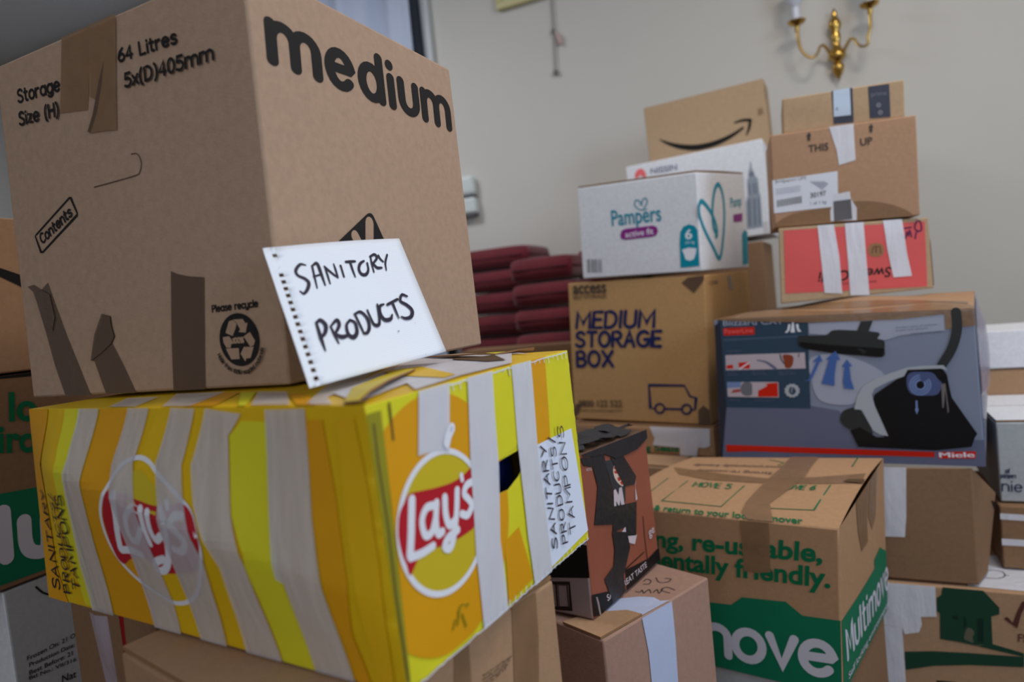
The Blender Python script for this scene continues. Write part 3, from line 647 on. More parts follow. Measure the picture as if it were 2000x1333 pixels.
# ================================================================ the big box on the left
INKG = ink('soft_black', 34, 31, 32)
m_ = Box('medium', 'cardboard_box', 'big brown cardboard box with the word medium printed across its lit side', KRAFT)
z3 = Zm(0, 380, 3.173); z1 = Zm(0, 0, 2.564); z2 = Zm(480, 0, 2.564); z8 = Zm(0, 0, 3.173)
p = m_.pr('size_lettering', 'F')
p.stext('Storage', (37, 200.5), (118, 176.5), (34, 177), 0.0030, INKG)
p.stext('64 Litres', (234, 121), (347.5, 84), (231, 98), 0.0030, INKG)
p.stext('Size (H)', (41, 245), (117, 226), (38.5, 221), 0.0030, INKG)
p.stext('5x(D)405mm', (247.6, 171), (420, 117), (245.5, 145.5), 0.0030, INKG)
p.done()
p = m_.pr('contents_stamp', 'F')
p.stroke(z3([(228, 250), (432, 22), (441, 22), (482, 118), (481, 128), (268, 358), (257, 358), (221, 258)]), 0.0024, INKG, smooth=False, closed=True)
p.stext('Contents', *z3([(266, 306), (452, 128), (246, 254)]), 0.0026, INKG)
p.done()
p = m_.pr('recycling_symbol', 'F')
zr = Zm(400, 560, 6.06)
p.stext('Please recycle', *zr([(97, 302), (636, 236), (90, 226)]), 0.0016, INKG)
F = m_.F
cc = F.uv(*zr([(416, 629)])[0]); sc_ = np.array([F.w, F.h])
rad = [np.linalg.norm((F.uv(*q)-cc)*sc_) for q in zr([(180, 605), (650, 652), (400, 316), (432, 942)])]
RR = sum(rad)/4
circ = lambda r, a: tuple(cc+r*np.array([math.cos(math.radians(a)), math.sin(math.radians(a))])/sc_)
p.uvpoly([circ(RR, a) for a in range(0, 360, 8)], INKG)
KR = KRAFT
for q in ([(258, 548), (298, 410), (345, 396), (388, 440), (376, 492), (342, 585)], [(347, 390), (460, 383), (492, 432), (518, 428), (496, 545), (412, 537), (432, 508), (392, 436)],
          [(473, 590), (545, 538), (608, 640), (592, 692), (552, 712)], [(226, 600), (302, 588), (358, 672), (326, 680), (319, 727), (268, 720), (234, 660)],
          [(262, 733), (416, 728), (426, 856), (328, 862)], [(438, 795), (476, 714), (592, 712), (556, 842), (502, 852), (496, 888)]):
    p.poly(zr(q), KR)
p.stext('100%', *zr([(348, 668), (476, 660), (346, 610)]), 0.0017, KR)
tx = 'Made from 100% recycled materials'; tot = sum(GL.get(c, (0.4,))[0]+0.22 for c in tx); x = 0
hh = RR*0.155; r0 = RR*1.30
for c in tx:
    w, st = GL.get(c, (0.4, [])); 
    for s_ in st:
        q = []
        for px, py in s_:
            an = 203+(344-203)*(x+px)/tot; q.append(circ(r0-py*hh, an))
        p.ribbon(q, 0.0009, INKG)
    x += w+0.22
p.done()
p = m_.pr('handle_cut', 'F')
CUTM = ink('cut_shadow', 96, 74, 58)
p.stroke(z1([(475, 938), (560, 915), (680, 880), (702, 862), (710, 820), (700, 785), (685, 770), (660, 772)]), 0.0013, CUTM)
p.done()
p = m_.pr('tape', 'F', 0.0008)
p.poly(z8([(384, 221), (562, 128), (560, 420), (548, 683), (376, 705)]), BTAPE)
p.done()
p = m_.pr('tape', 'F', 0.0016)
p.poly(z8([(556, 140), (722, 66), (728, 560), (732, 808), (640, 815), (566, 828), (550, 818), (580, 720), (600, 620), (562, 600)]), BTAPE)
p.poly(z8([(652, 380), (640, 520), (610, 700), (570, 825), (552, 818), (585, 700), (625, 480)]), DTAPE)
p.done()
for q, fold in (([(175, 572), (215, 560), (262, 590), (300, 548), (325, 620), (420, 880), (570, 1272), (415, 1282), (345, 1060), (290, 860), (215, 610)], [(215, 600), (262, 592), (318, 620), (350, 760), (335, 850), (290, 800)]),
          ([(640, 740), (690, 755), (700, 820), (717, 880), (700, 922), (780, 1080), (850, 1246), (665, 1258), (630, 1150), (590, 1035), (570, 1030), (595, 870)], [(640, 740), (690, 755), (700, 820), (717, 880), (700, 922), (640, 980), (572, 1032), (595, 870)]),
          ([(1063, 475), (1110, 495), (1180, 508), (1270, 513), (1272, 860), (1278, 1216), (1080, 1226), (1066, 850)], None)):
    p = m_.pr('tape', 'F', 0.0008); p.poly(z3(q), DTAPE)
    if fold: p.poly(z3(fold), DTAPE, lift=0.0022)
    p.done()
p = m_.pr('printed_title', 'R')
p.ax = 1.5; p.gap = 0.30
p.stext('medium', (532.5, 118), (877, 250), (526.0, 43.5), 0.0104, INKG, top=0.7)
p.done()
z4 = Zm(480, 400, 3.333)
p = m_.pr('hand_symbol', 'R')
p.poly(z4([(560, 278), (785, 63), (800, 55), (815, 57), (828, 72), (900, 232), (960, 380), (700, 520), (562, 300)]), INKG)
p.stroke(z4([(803, 120), (803, 250)]), 0.0145, KRAFT, smooth=False)
p.stroke(z4([(708, 203), (745, 275)]), 0.0125, KRAFT, smooth=False)
p.done()

# ================================================================ the crisps box under it
YEL = mat('yellow_printed_card', C(226, 182, 14), rough=0.5, noise=0.03, nscale=30, bump=0.1, bscale=60)
LEM = mat('lemon_printed_card', C(222, 212, 40), rough=0.5, noise=0.03, nscale=30, bump=0.1, bscale=60)
ORA = mat('orange_printed_card', C(222, 156, 14), rough=0.5, noise=0.03, nscale=30)
GOLD = ink('gold_yellow', 206, 180, 40, 0.5); DKY = ink('dark_mustard', 150, 130, 22); REDI = ink('crimson', 184, 32, 44, 0.5); WHI = ink('white', 232, 232, 240, 0.5)
def lays_d(u, v):
    ridge = 0.735-0.50*max(0, u-0.18)
    t = (1-v)/(1-ridge) if v > ridge else v/ridge
    t = min(1, max(0, t)); t = t*t*(3-2*t)*0.35+t*0.65
    h = 0.025*min(1, u/0.16)*(1 if u < 0.6 else max(0, (1-u)/0.4)**0.7)
    return h*t
def hole_uv(f):
    q = [tuple(f.uv(*a)) for a in ((968, 967), (992, 957), (1012, 931), (1024, 905), (1022, 878), (1010, 881), (968, 905))]
    return q
b_ = Box('lays', 'crisps_box', 'yellow crisps box wrapped in white tape, lying under the big brown box', YEL, cat='box', n=32, fm={'R': LEM, 'F': YEL},
         disp={'F': lays_d, 'R': bulge(0.002, 3), 'T': bulge(0.001, 5)}, holes={'R': hole_uv})
z5 = Zm(0, 740, 2.248); z6 = Zm(480, 740, 2.248); z7 = Zm(640, 660, 3.846)
# printed patches on the long side
p = b_.pr('printed_pattern', 'F', 0.0008)
p.poly([(58, 798), (95, 798), (80, 905), (110, 1100), (135, 1180), (97, 1166), (66, 905)], ORA)
p.poly([(128, 798), (160, 798), (135, 905), (140, 1000), (170, 1110), (190, 1188), (168, 1180), (136, 1080), (112, 960), (110, 900)], LEM)
p.poly([(198, 798), (252, 799), (222, 905), (226, 1000), (265, 1095), (306, 1222), (226, 1200), (192, 1075), (169, 990), (172, 896)], ORA)
p.poly(z5([(690, 145), (758, 147), (700, 360), (690, 520), (830, 960), (885, 1125), (800, 1108), (600, 560), (600, 380)]), YEL)
p.poly([(474, 822), (524, 824), (530, 1008), (545, 1110), (480, 1090), (454, 1007), (450, 851)], LEM)
p.poly(z6([(0, 690), (130, 780), (180, 930), (310, 1280), (240, 1262), (170, 1240), (60, 960), (0, 830)]), LEM)
p.poly(z6([(268, 180), (340, 180), (400, 520), (450, 900), (470, 1120), (560, 1360), (495, 1350), (400, 1080), (350, 930), (300, 620)]), ORA)
p.poly(z6([(400, 180), (480, 170), (540, 480), (590, 820), (660, 1360), (600, 1360), (500, 1000), (440, 600)]), mat('amber_printed_card', C(228, 178, 16), rough=0.5))
p.done()
p = b_.pr('logo', 'F', 0.0011)
F = b_.F
cq = z5([(447, 590), (610, 345), (640, 346), (700, 420), (800, 520), (862, 620), (885, 800), (880, 900), (860, 960), (800, 985), (700, 955), (590, 850), (500, 760)])
p.stroke(z5([(447, 600), (478, 470), (540, 375), (610, 345), (660, 365), (700, 420), (790, 520), (845, 600), (880, 740), (885, 860), (862, 955), (800, 985), (735, 965), (600, 870), (500, 750)]), 0.0042, WHI, closed=True)
p.curve(z5([(500, 500), (560, 430), (620, 400), (690, 480), (780, 560), (800, 640), (600, 560)]), GOLD)
p.curve(z5([(480, 490), (505, 492), (560, 512), (610, 532), (680, 556), (740, 556), (800, 545), (845, 590), (872, 700), (880, 770), (872, 830), (840, 852), (780, 855), (720, 850), (680, 812), (630, 785), (580, 790), (550, 812), (515, 775), (480, 690), (456, 600), (460, 525)]), REDI)
for q, w in (([(503, 508), (512, 600), (522, 680), (535, 745)], 0.013), ([(537, 750), (580, 752), (628, 772)], 0.011), ([(612, 580), (578, 566), (556, 620), (575, 690), (605, 712), (622, 660)], 0.010), ([(622, 570), (636, 650), (665, 722)], 0.011),
             ([(652, 585), (664, 660), (690, 706), (712, 690)], 0.011), ([(710, 568), (728, 650), (746, 780), (732, 836), (700, 838), (690, 805), (728, 790)], 0.011), ([(736, 540), (742, 566)], 0.008),
             ([(802, 600), (766, 605), (752, 645), (788, 680), (816, 718), (806, 756), (770, 748)], 0.011)):
    p.stroke(z5(q), w*0.70, WHI)
p.done()
MARK = ink('marker_pen', 40, 34, 50, 0.5)
p = b_.pr('handwriting', 'F', 0.0016)
p.stext('SANITARY', (120, 1152), (88, 960), (106, 1148), 0.0021, MARK, jit=0.05)
p.stext('PRODUCTS/', (141, 1157), (107, 966), (128, 1153), 0.0021, MARK, jit=0.05)
p.stext('TAMPONS', (160, 1152), (124, 966), (147, 1148), 0.0021, MARK, jit=0.05)
p.done()
tp = [[(157, 796), (196, 796), (171, 896), (169, 990), (191, 1074), (226, 1206), (184, 1192), (160, 1105), (138, 1000), (133, 900)],
      [(253, 796), (294, 796), (263, 905), (266, 985), (303, 1085), (342, 1176), (358, 1240), (306, 1226), (262, 1090), (226, 1000), (222, 905)],
      [(337, 796), (383, 798), (358, 909), (360, 962), (400, 1096), (447, 1262), (396, 1248), (374, 1180), (311, 985), (307, 905)],
      [(404, 798), (474, 808), (449, 851), (454, 1007), (480, 1105), (556, 1300), (485, 1275), (433, 1110), (381, 985), (376, 909)],
      [(520, 800), (598, 798), (613, 1016), (633, 1154), (698, 1340), (622, 1322), (558, 1140), (542, 1131), (529, 1007)]]
for q in tp:
    p = b_.pr('tape', 'F', 0.0019); p.poly(q, WTAPE_T); p.done()
# tail of clear tape hanging off the bottom edge
bm = bmesh.new(); prv = None
L0 = [np.array(b_.F.P(u, 0.02, 0.004)) for u in (b_.F.uv(194, 1196)[0], b_.F.uv(229, 1206)[0])]
for k in range(9):
    t_ = k/8; w_ = 0.012*math.sin(3*t_)+0.0
    a = L0[0]+np.array([0.001, -0.003, -0.125*t_])+b_.F.nrm*(0.004-0.010*t_); b = L0[1]+np.array([0.001, -0.003, -0.125*t_])+b_.F.nrm*(0.004-0.002*t_)
    m0 = (a+b)/2+b_.F.nrm*0.004*math.sin(5*t_+1)
    row = [bm.verts.new(x) for x in (a, m0, b)]
    if prv:
        for i in range(2): bm.faces.new((prv[i], prv[i+1], row[i+1], row[i]))
    prv = row
link('hanging_tape', bm, CTAPE, b_.e, smooth=80)
bm = bmesh.new(); prv = None
for k in range(5):
    t_ = k/4; a = L0[1]+np.array([0.0, 0.003, -0.09*t_])-b_.F.nrm*0.004; b = a+(L0[1]-L0[0])*0.28*(1-0.6*t_)
    row = [bm.verts.new(a), bm.verts.new(b)]
    if prv: bm.faces.new((prv[0], prv[1], row[1], row[0]))
    prv = row
link('red_ribbon', bm, ink('dark_red', 140, 20, 30), b_.e)
# short side
R = b_.R
hol = hole_uv(R)
p = b_.pr('printed_pattern', 'R', 0.0006)
ccR = R.uv(868, 1018); scR = np.array([R.w, R.h])
rr = [np.linalg.norm((R.uv(*q)-ccR)*scR) for q in ((769.6, 1016), (871, 879), (851, 1148))]
rl = sum(rr)/3
big = [tuple(ccR+rl*1.86*np.array([math.cos(a)*0.92, math.sin(a)])/scR) for a in np.linspace(0, 2*math.pi, 60, endpoint=False)]
big = [(min(max(u, 0.012), 1), min(max(v, 0.02), 0.985)) for u, v in big]
p.uvpoly(big, ORA, holes=hol)
p.poly([(990, 712), (1028, 695), (1040, 870), (1010, 872), (1000, 800)], LEM)
p.poly([(956, 728), (986, 715), (1008, 790), (1014, 840), (1008, 872), (972, 900)], LEM)
p.poly([(1036, 704), (1062, 690), (1074, 860), (1046, 876)], ORA)
p.poly([(984, 1060), (1012, 1030), (1040, 1130), (992, 1180)], ORA)
p.uvpoly([tuple(ccR+rl*np.array([math.cos(a), math.sin(a)])/scR) for a in np.linspace(0, 2*math.pi, 48, endpoint=False)], GOLD)
p.done()
p = b_.pr('logo', 'R', 0.0012)
p.ribbon([tuple(ccR+rl*np.array([math.cos(a), math.sin(a)])/scR) for a in np.linspace(0, 2*math.pi, 64, endpoint=False)], 0.0048, WHI, closed=True)
p.curve(z6([(715, 866), (700, 820), (680, 770), (664, 690), (668, 600), (690, 545), (712, 507), (760, 494), (830, 479), (900, 456), (950, 425), (992, 388), (1010, 440), (1012, 540), (1002, 640), (960, 682), (900, 716), (850, 736), (790, 756), (755, 786), (737, 826)]), REDI, n=4)
for q, w in (([(724, 532), (722, 620), (720, 700), (716, 775)], 0.0115), ([(718, 786), (768, 766), (818, 734)], 0.0095), ([(818, 556), (786, 570), (768, 625), (783, 688), (812, 672), (828, 610)], 0.0095), ([(832, 545), (829, 625), (838, 680), (858, 672)], 0.0100),
             ([(868, 522), (872, 595), (888, 642), (914, 622)], 0.0105), ([(922, 490), (919, 590), (906, 700), (890, 744), (868, 738), (882, 700), (924, 664)], 0.0100), ([(940, 424), (944, 444)], 0.007),
             ([(988, 452), (962, 470), (953, 506), (972, 530), (986, 556), (968, 598), (942, 594)], 0.0095)):
    p.stroke(z6(q), w*0.68, WHI)
p.done()
p = b_.pr('white_mark', 'R', 0.0024)
p.ribbon([tuple(R.uv(*q)) for q in ((868, 866), (871, 852), (878, 836))], 0.0085, WHI); p.ribbon([tuple(R.uv(*q)) for q in ((876, 842), (878, 836))], 0.0025, ink('pale_grey', 190, 194, 210))
p.done()
p = b_.pr('ink_smudge', 'R', 0.0013)
for q in ([(905, 1100), (915, 1060)], [(925, 1080), (935, 1000), (948, 992)], [(960, 995), (972, 990)], [(945, 1035), (962, 1085)], [(928, 1020), (930, 1050)]):
    p.stroke(z6(q), 0.0022, DKY, smooth=False)
p.done()
p = b_.pr('sticker', 'R', 0.0010)
STK_M = ink('sticker_white', 226, 232, 250, 0.45)
p.poly([(1046, 870), (1114, 837), (1147, 1036), (1076, 1108)], STK_M); p.done()
for q in ([(813, 752), (873, 735), (875, 884), (850, 880), (814, 891)],
          [(909, 730), (957, 715), (963, 800), (971.5, 910), (974, 1054), (991, 1195), (944, 1238), (927, 1080), (916, 899)],
          [(995, 706), (1033, 695), (1047, 868), (1076, 1118), (1043, 1148), (1029, 1050), (1009, 873)]):
    p = b_.pr('tape', 'R', 0.0016); p.poly(q, WTAPE); p.done()
p = b_.pr('handwriting', 'R', 0.0022)
p.stext('SANITARY', (1086, 1070), (1061, 872), (1076, 1072), 0.0017, MARK, jit=0.05)
p.stext('PRODUCTS/', (1104, 1058), (1077, 856), (1094, 1061), 0.0017, MARK, jit=0.05)
p.stext('TAMPONS', (1120, 1040), (1094, 835), (1109, 1044), 0.0017, MARK, jit=0.05)
p.done()
p = b_.pr('crushed_corner', 'R', 0.0009)
p.uvpoly([(0.0, 0.03), (0.012, 0.03), (0.020, 0.4), (0.030, 0.75), (0.045, 0.97), (0.0, 0.97)], ink('olive_yellow', 150, 142, 36))
p.ribbon([(0.004, 0.05), (0.006, 0.35), (0.013, 0.6), (0.012, 0.8), (0.016, 0.93)], 0.0022, ink('torn_edge', 96, 76, 40))
p.ribbon([(0.075, 0.985), (0.072, 0.90), (0.07, 0.86)], 0.0022, ink('torn_edge', 96, 76, 40))
p.done()
p = b_.pr('scuffed_edge', 'R', 0.0011)
rr_ = random.Random(5)
for v0, sg in ((0.994, -1), (0.006, 1)):
    q = [(u, v0+sg*rr_.uniform(0, 0.006)) for u in np.linspace(0.30 if v0 > 0.5 else 0.03, 0.985, 60)]
    p.ribbon(q, 0.0011, WHI)
    for u in np.linspace(0.32, 0.97, 22): p.ribbon([(u, v0), (u+0.001, v0+sg*rr_.uniform(0.008, 0.035))], 0.0009, WHI)
p.done()
# top: printed stripes, tape and torn flaps
z9 = Zm(420, 640, 5.882)
p = b_.pr('printed_pattern', 'T', 0.0008)
p.poly([(387, 802), (470, 768), (420, 770), (330, 802)], ORA)
p.poly([(415, 806), (470, 768), (500, 768), (430, 806)], LEM)
p.poly([(520, 808), (565, 772), (600, 772), (560, 808)], ORA)
p.done()
for q in ([(300, 800), (345, 772), (440, 768), (352, 800)], [(440, 806), (505, 768), (560, 768), (508, 808)], [(560, 806), (600, 790), (650, 745), (760, 716), (640, 780), (600, 806)],
          [(640, 775), (760, 722), (940, 672), (1000, 672), (905, 710), (800, 744)], [(200, 800), (250, 780), (310, 778), (250, 800)], [(1012, 690), (985, 684), (1020, 680), (1036, 694)]):
    p = b_.pr('tape', 'T', 0.0013); p.poly(q, WTAPE_T); p.done()
T = b_.T
p = b_.pr('tape', 'T', 0.0016); p.poly([(650, 772), (760, 732), (830, 698), (880, 686), (1030, 684), (1000, 712), (900, 737), (812, 765), (795, 752), (700, 790)], WTAPE); p.done()
p = b_.pr('yellow_patch', 'T', 0.0022); p.poly([(748, 730), (822, 720), (890, 736), (868, 743), (790, 739)], YEL); p.done()
def tuv(pts): return [tuple(np.clip(T.uv(*q), 0, 1)) for q in pts]
TAN = [YEL, INNER]
b_.flap('T', tuv(z7([(90, 520), (190, 400), (540, 262), (662, 268), (470, 380), (330, 470), (200, 520)])), [0.001, 0.0012, 0.002, 0.003, 0.006, 0.006, 0.002], [mat('flap_yellow', C(214, 188, 30), rough=0.5), INNER], th=0.0018, name='torn_flap')
b_.flap('T', tuv(z7([(845, 140), (1010, 110), (1180, 105), (1250, 150), (1140, 160), (970, 168)])), [0.0022, 0.0022, 0.003, 0.003, 0.005, 0.0045], [KRAFT, INNER], th=0.0016, name='torn_flap')
b_.flap('T', tuv(z7([(1260, 140), (1440, 75), (1700, 45), (1765, 55), (1640, 88), (1440, 120)])), [0.0012, 0.0012, 0.0012, 0.002, 0.004, 0.0035], [LEM, INNER], th=0.002, name='torn_flap')
p = b_.pr('dark_slot', 'T', 0.0026)
SLOT_SHADE = ink('slot_shade_brown', 92, 70, 48)  # brown painted as the shade inside the open slots by the torn flaps
p.poly(z7([(935, 180), (975, 165), (1150, 160), (1250, 145), (1340, 185), (1200, 196)]), SLOT_SHADE)
p.poly(z7([(90, 525), (130, 490), (300, 485), (330, 500), (370, 560), (300, 545), (220, 520)]), SLOT_SHADE); p.done()
# something dark blue inside the hand hole
hc = np.mean([R.P(*q) for q in hol], axis=0)-R.nrm*0.05
bm = bmesh.new(); bmesh.ops.create_cube(bm, size=1, matrix=Matrix.Translation(Vector(hc)-Vector((0, 0, 0.03))) @ Matrix.Rotation(math.atan2(R.nrm[1], R.nrm[0]), 4, 'Z') @ Matrix.Diagonal((0.05, 0.10, 0.10, 1)))
tag(link('blue_packet', bm, mat('blue_plastic', C(30, 50, 130), rough=0.3), bevel=0.012), 'dark blue packet seen through the hand hole of the yellow crisps box', 'packet')

# ---------------------------------------------------------------- the squared paper note
PAPER = mat('squared_paper', C(238, 241, 250), rough=0.7)
nt = PAPER.node_tree; bs = nt.nodes['Principled BSDF']
tc = nt.nodes.new('ShaderNodeTexCoord'); wv = []
for ax in (0, 1):
    w = nt.nodes.new('ShaderNodeTexWave'); w.wave_type = 'BANDS'; w.bands_direction = 'XY'[ax]; w.inputs['Scale'].default_value = 12.5; nt.links.new(tc.outputs['UV'], w.inputs['Vector'])
    r = nt.nodes.new('ShaderNodeMapRange'); r.inputs[1].default_value = 0.93; r.inputs[2].default_value = 1.0; nt.links.new(w.outputs['Fac'], r.inputs[0]); wv.append(r)
ad = nt.nodes.new('ShaderNodeMath'); ad.operation = 'MAXIMUM'; nt.links.new(wv[0].outputs[0], ad.inputs[0]); nt.links.new(wv[1].outputs[0], ad.inputs[1])
mx = nt.nodes.new('ShaderNodeMix'); mx.data_type = 'RGBA'; mx.inputs[6].default_value = C(238, 241, 250); mx.inputs[7].default_value = C(212, 220, 238)
nt.links.new(ad.outputs[0], mx.inputs[0]); nt.links.new(mx.outputs[2], bs.inputs['Base Color'])
bs.inputs['Subsurface Weight'].default_value = 0.0
PF = Face(*[np.array(x)+np.array([0, 0, EYE]) for x in ([-0.168, 0.546, -0.0515], [-0.0735, 0.745, -0.0450], [-0.124, 0.829, 0.093], [-0.222, 0.633, 0.075])], disp=lambda u, v: 0.002*math.sin(math.pi*u)*v, n=16)
note = tag(empty('paper_note', PF.P(0.5, 0)), 'squared white note page lettered SANITORY PRODUCTS, leaning on the big box', 'note')
edge = [(0, 0)]
r = random.Random(2); NH = 18
left = []
for i in range(61):
    v = i/60; d = 0.010+0.006*r.random()
    if 0.80 < v < 0.90: d += 0.045*math.sin((v-0.80)/0.10*math.pi)+0.01*r.random()
    if v in (0, 1): d = 0.0
    left.append((d if v > 0.02 else 0.004, v))
out = [(0.004, 0), (1, 0), (1, 1)] + left[::-1][:-1]
b = bmesh.new(); vs = [b.verts.new((u, v, 0)) for u, v in out]; b.faces.new(vs)
bmesh.ops.triangulate(b, faces=b.faces[:], ngon_method='EAR_CLIP')
for k in range(1, 16):
    for co, no in (((k/16, 0, 0), (1, 0, 0)), ((0, k/16, 0), (0, 1, 0))): bmesh.ops.bisect_plane(b, geom=b.verts[:]+b.edges[:]+b.faces[:], plane_co=co, plane_no=no)
for k in range(NH):
    v0 = 0.035+k*0.052
    if 0.79 < v0 < 0.87: continue
    cut_hole(b, [(0.040, v0), (0.066, v0), (0.066, v0+0.026), (0.040, v0+0.026)])
uvs = {}
for v in b.verts: uvs[v.index] = None
b.verts.index_update(); uvl = b.loops.layers.uv.new('UVMap')
for f in b.faces:
    for l in f.loops: l[uvl].uv = (l.vert.co.x*PF.w/0.1, l.vert.co.y*PF.h/0.1)
for v in b.verts: v.co = PF.P(v.co.x, v.co.y)
pg = link('page', b, PAPER, note, smooth=40)
so = pg.modifiers.new('paper', 'SOLIDIFY'); so.thickness = 0.0003; so.offset = 0
pp = Print('handwriting', note, PF, 0.0006)
PEN = ink('felt_pen', 44, 40, 58, 0.5)
SAN = [([(388, 396), (352, 392), (324, 430), (337, 463), (383, 485), (408, 512), (400, 553), (376, 582), (352, 566)], [6, 11, 12, 11, 13, 14, 13, 10, 6]),
 ([(430, 402), (445, 470), (463, 546)], [9, 9, 6]), ([(434, 398), (462, 386), (488, 450), (515, 527)], [8, 13, 13, 7]), ([(440, 472), (490, 456)], [8, 8]),
 ([(512, 408), (530, 462), (547, 518)], [7, 9, 6]), ([(510, 406), (555, 446), (597, 478)], [8, 10, 7]), ([(570, 390), (584, 432), (597, 478)], [6, 9, 8]),
 ([(615, 400), (637, 473)], [9, 8]), ([(650, 376), (680, 374), (708, 372)], [11, 12, 10]), ([(676, 376), (692, 425), (710, 474)], [11, 10, 6]),
 ([(766, 370), (742, 388), (734, 425), (752, 456), (780, 458), (795, 428), (788, 384)], [9, 12, 12, 14, 13, 10, 9]),
 ([(808, 338), (818, 390), (832, 444)], [7, 9, 6]), ([(806, 342), (836, 328), (850, 352), (826, 386)], [9, 12, 11, 9]), ([(826, 386), (852, 414), (882, 414)], [10, 13, 9]),
 ([(860, 334), (872, 356), (890, 374)], [9, 10, 9]), ([(917, 330), (906, 380), (912, 432)], [9, 9, 5]),
 ([(455, 772), (485, 870), (515, 956)], [9, 13, 5]), ([(456, 776), (482, 757), (516, 790), (512, 840), (480, 878)], [9, 13, 15, 13, 8]),
 ([(550, 800), (576, 856), (602, 908)], [7, 9, 5]), ([(548, 798), (588, 756), (604, 790), (578, 846)], [7, 12, 13, 9]), ([(576, 846), (618, 866), (652, 860)], [9, 15, 12]),
 ([(674, 756), (652, 790), (664, 848), (698, 868), (720, 834), (708, 776), (676, 756)], [9, 10, 13, 16, 14, 11, 9]),
 ([(708, 722), (738, 785), (766, 844)], [8, 9, 7]), ([(704, 718), (744, 704), (786, 745), (800, 800), (788, 838), (764, 844)], [8, 11, 12, 13, 12, 8]),
 ([(787, 692), (812, 750), (832, 786), (860, 788), (866, 750), (852, 655)], [7, 9, 12, 13, 10, 8]),
 ([(894, 654), (868, 668), (872, 715), (900, 754), (938, 750), (948, 722)], [7, 12, 13, 15, 14, 7]),
 ([(918, 656), (982, 622)], [11, 11]), ([(950, 642), (970, 692), (992, 744)], [11, 10, 6]),
 ([(1046, 602), (1012, 592), (1002, 632), (1046, 660), (1078, 694), (1072, 734), (1038, 746), (1008, 736)], [8, 11, 12, 14, 16, 15, 12, 7])]
for i_, (q, w) in enumerate(SAN):
    if i_ == 12: pp.flush()
    pp.stroke(z4(q), [x*0.00034 for x in w], PEN)
pp.flush()
for q in ((990, 830), (1095, 777), (1165, 983)):
    u = PF.uv(*z4([q])[0]); pp.ribbon([tuple(u)], 0.0020 if q[0] < 1000 else 0.0010, PEN); pp.flush()
pp.done()

# ---------------------------------------------------------------- box that carries the crisps box
s_ = Box('support', 'cardboard_box', 'brown box carrying the yellow crisps box, its taped side below the tape ends', KRAFT_B, flaps=KRAFT_B)
zs = Zm(820, 1050, 4.71)
for q, mm in (([(830, 560), (1050, 400), (1090, 920), (1092, 1400), (866, 1400), (850, 900)], BTAPE), ([(300, 900), (440, 900), (475, 1400), (310, 1400)], BTAPE)):
    p = s_.pr('tape', 'R', 0.0008); p.poly(zs(q), mm); p.done()
p = s_.pr('small_print', 'R', 0.0006)
for k, tx in enumerate(('Store in a cool dry place', 'Handle with care 12', 'Best before see side', 'Batch 30 11')):
    q0 = zs([(575, 1285+k*38), (845-k*20, 1098+k*40), (573, 1262+k*38)])
    p.text(tx, *q0, INKG)
p.done()
p = s_.pr('tape', 'T', 0.0006); p.poly([(313, 1235), (360, 1215), (480, 1260), (560, 1333), (420, 1333), (380, 1290)], mat('pale_patch', C(168, 138, 112), rough=0.4, alpha=0.7)); p.done()  # thin pale translucent patch across part of the top

# ================================================================ middle pile
NAVY = ink('navy', 28, 38, 86); DGREY = ink('dark_grey', 70, 62, 58)
a_ = Box('access', 'storage_box', 'brown storage box with navy capitals MEDIUM STORAGE BOX and a van outline', card('tan_storage_cardboard', 190, 148, 100), disp={'T': lambda u, v: 0.0})
z = Zm(1080, 320, 2.468)
p = a_.pr('lettering', 'F', 0.0008)
p.stext('MEDIUM', *z([(114, 792), (486, 786), (119, 718)]), 0.0105, NAVY)
p.stext('STORAGE', *z([(112, 881), (519, 880), (113, 813)]), 0.0105, NAVY)
p.stext('BOX', *z([(119, 976), (289, 976), (117, 906)]), 0.0105, NAVY)
p.text('access', *z([(98, 628), (258, 620), (96, 573)]), DGREY, bold=0.02)
p.text('SELF STORAGE', *z([(98, 654), (258, 646), (97, 636)]), DGREY, bold=0.01)
p.text('0800 122 522', *z([(126, 1171), (335, 1173), (124, 1140)]), DGREY, bold=0.01)
p.text('www.accessstorage.com', *z([(135, 1194), (335, 1196), (135, 1182)]), DGREY)
p.done()
p = a_.pr('van_symbol', 'F', 0.0008)
for q, cl in (([(492, 1180), (470, 1180), (463, 1068), (634, 1070), (661, 1122), (690, 1130), (685, 1186), (668, 1186)], False), ([(538, 1182), (620, 1184)], False)):
    p.stroke(z(q), 0.0062, NAVY, smooth=False)
for c in ((515, 1180), (644, 1184)):
    p.stroke(z([(c[0]+22*math.cos(t), c[1]+22*math.sin(t)) for t in np.linspace(0, 6.28, 14)[:-1]]), 0.0062, NAVY, closed=True)
p.done()
for fc, q in (('F', [(620, 575), (650, 548), (735, 528), (735, 560), (680, 625)]), ('F', [(700, 1190), (725, 1165), (760, 1190), (760, 1262), (702, 1262)]), ('F', [(95, 1190), (110, 1158), (140, 1160), (128, 1200), (104, 1225)]),
              ('R', [(840, 540), (856, 540), (866, 612), (850, 606)])):
    p = a_.pr('tape', fc, 0.001); p.poly(z(q), DTAPE); p.done()
p = a_.pr('small_print', 'R', 0.0006); p.text('12345', *z([(752, 585), (795, 580), (752, 566)]), DGREY); p.done()

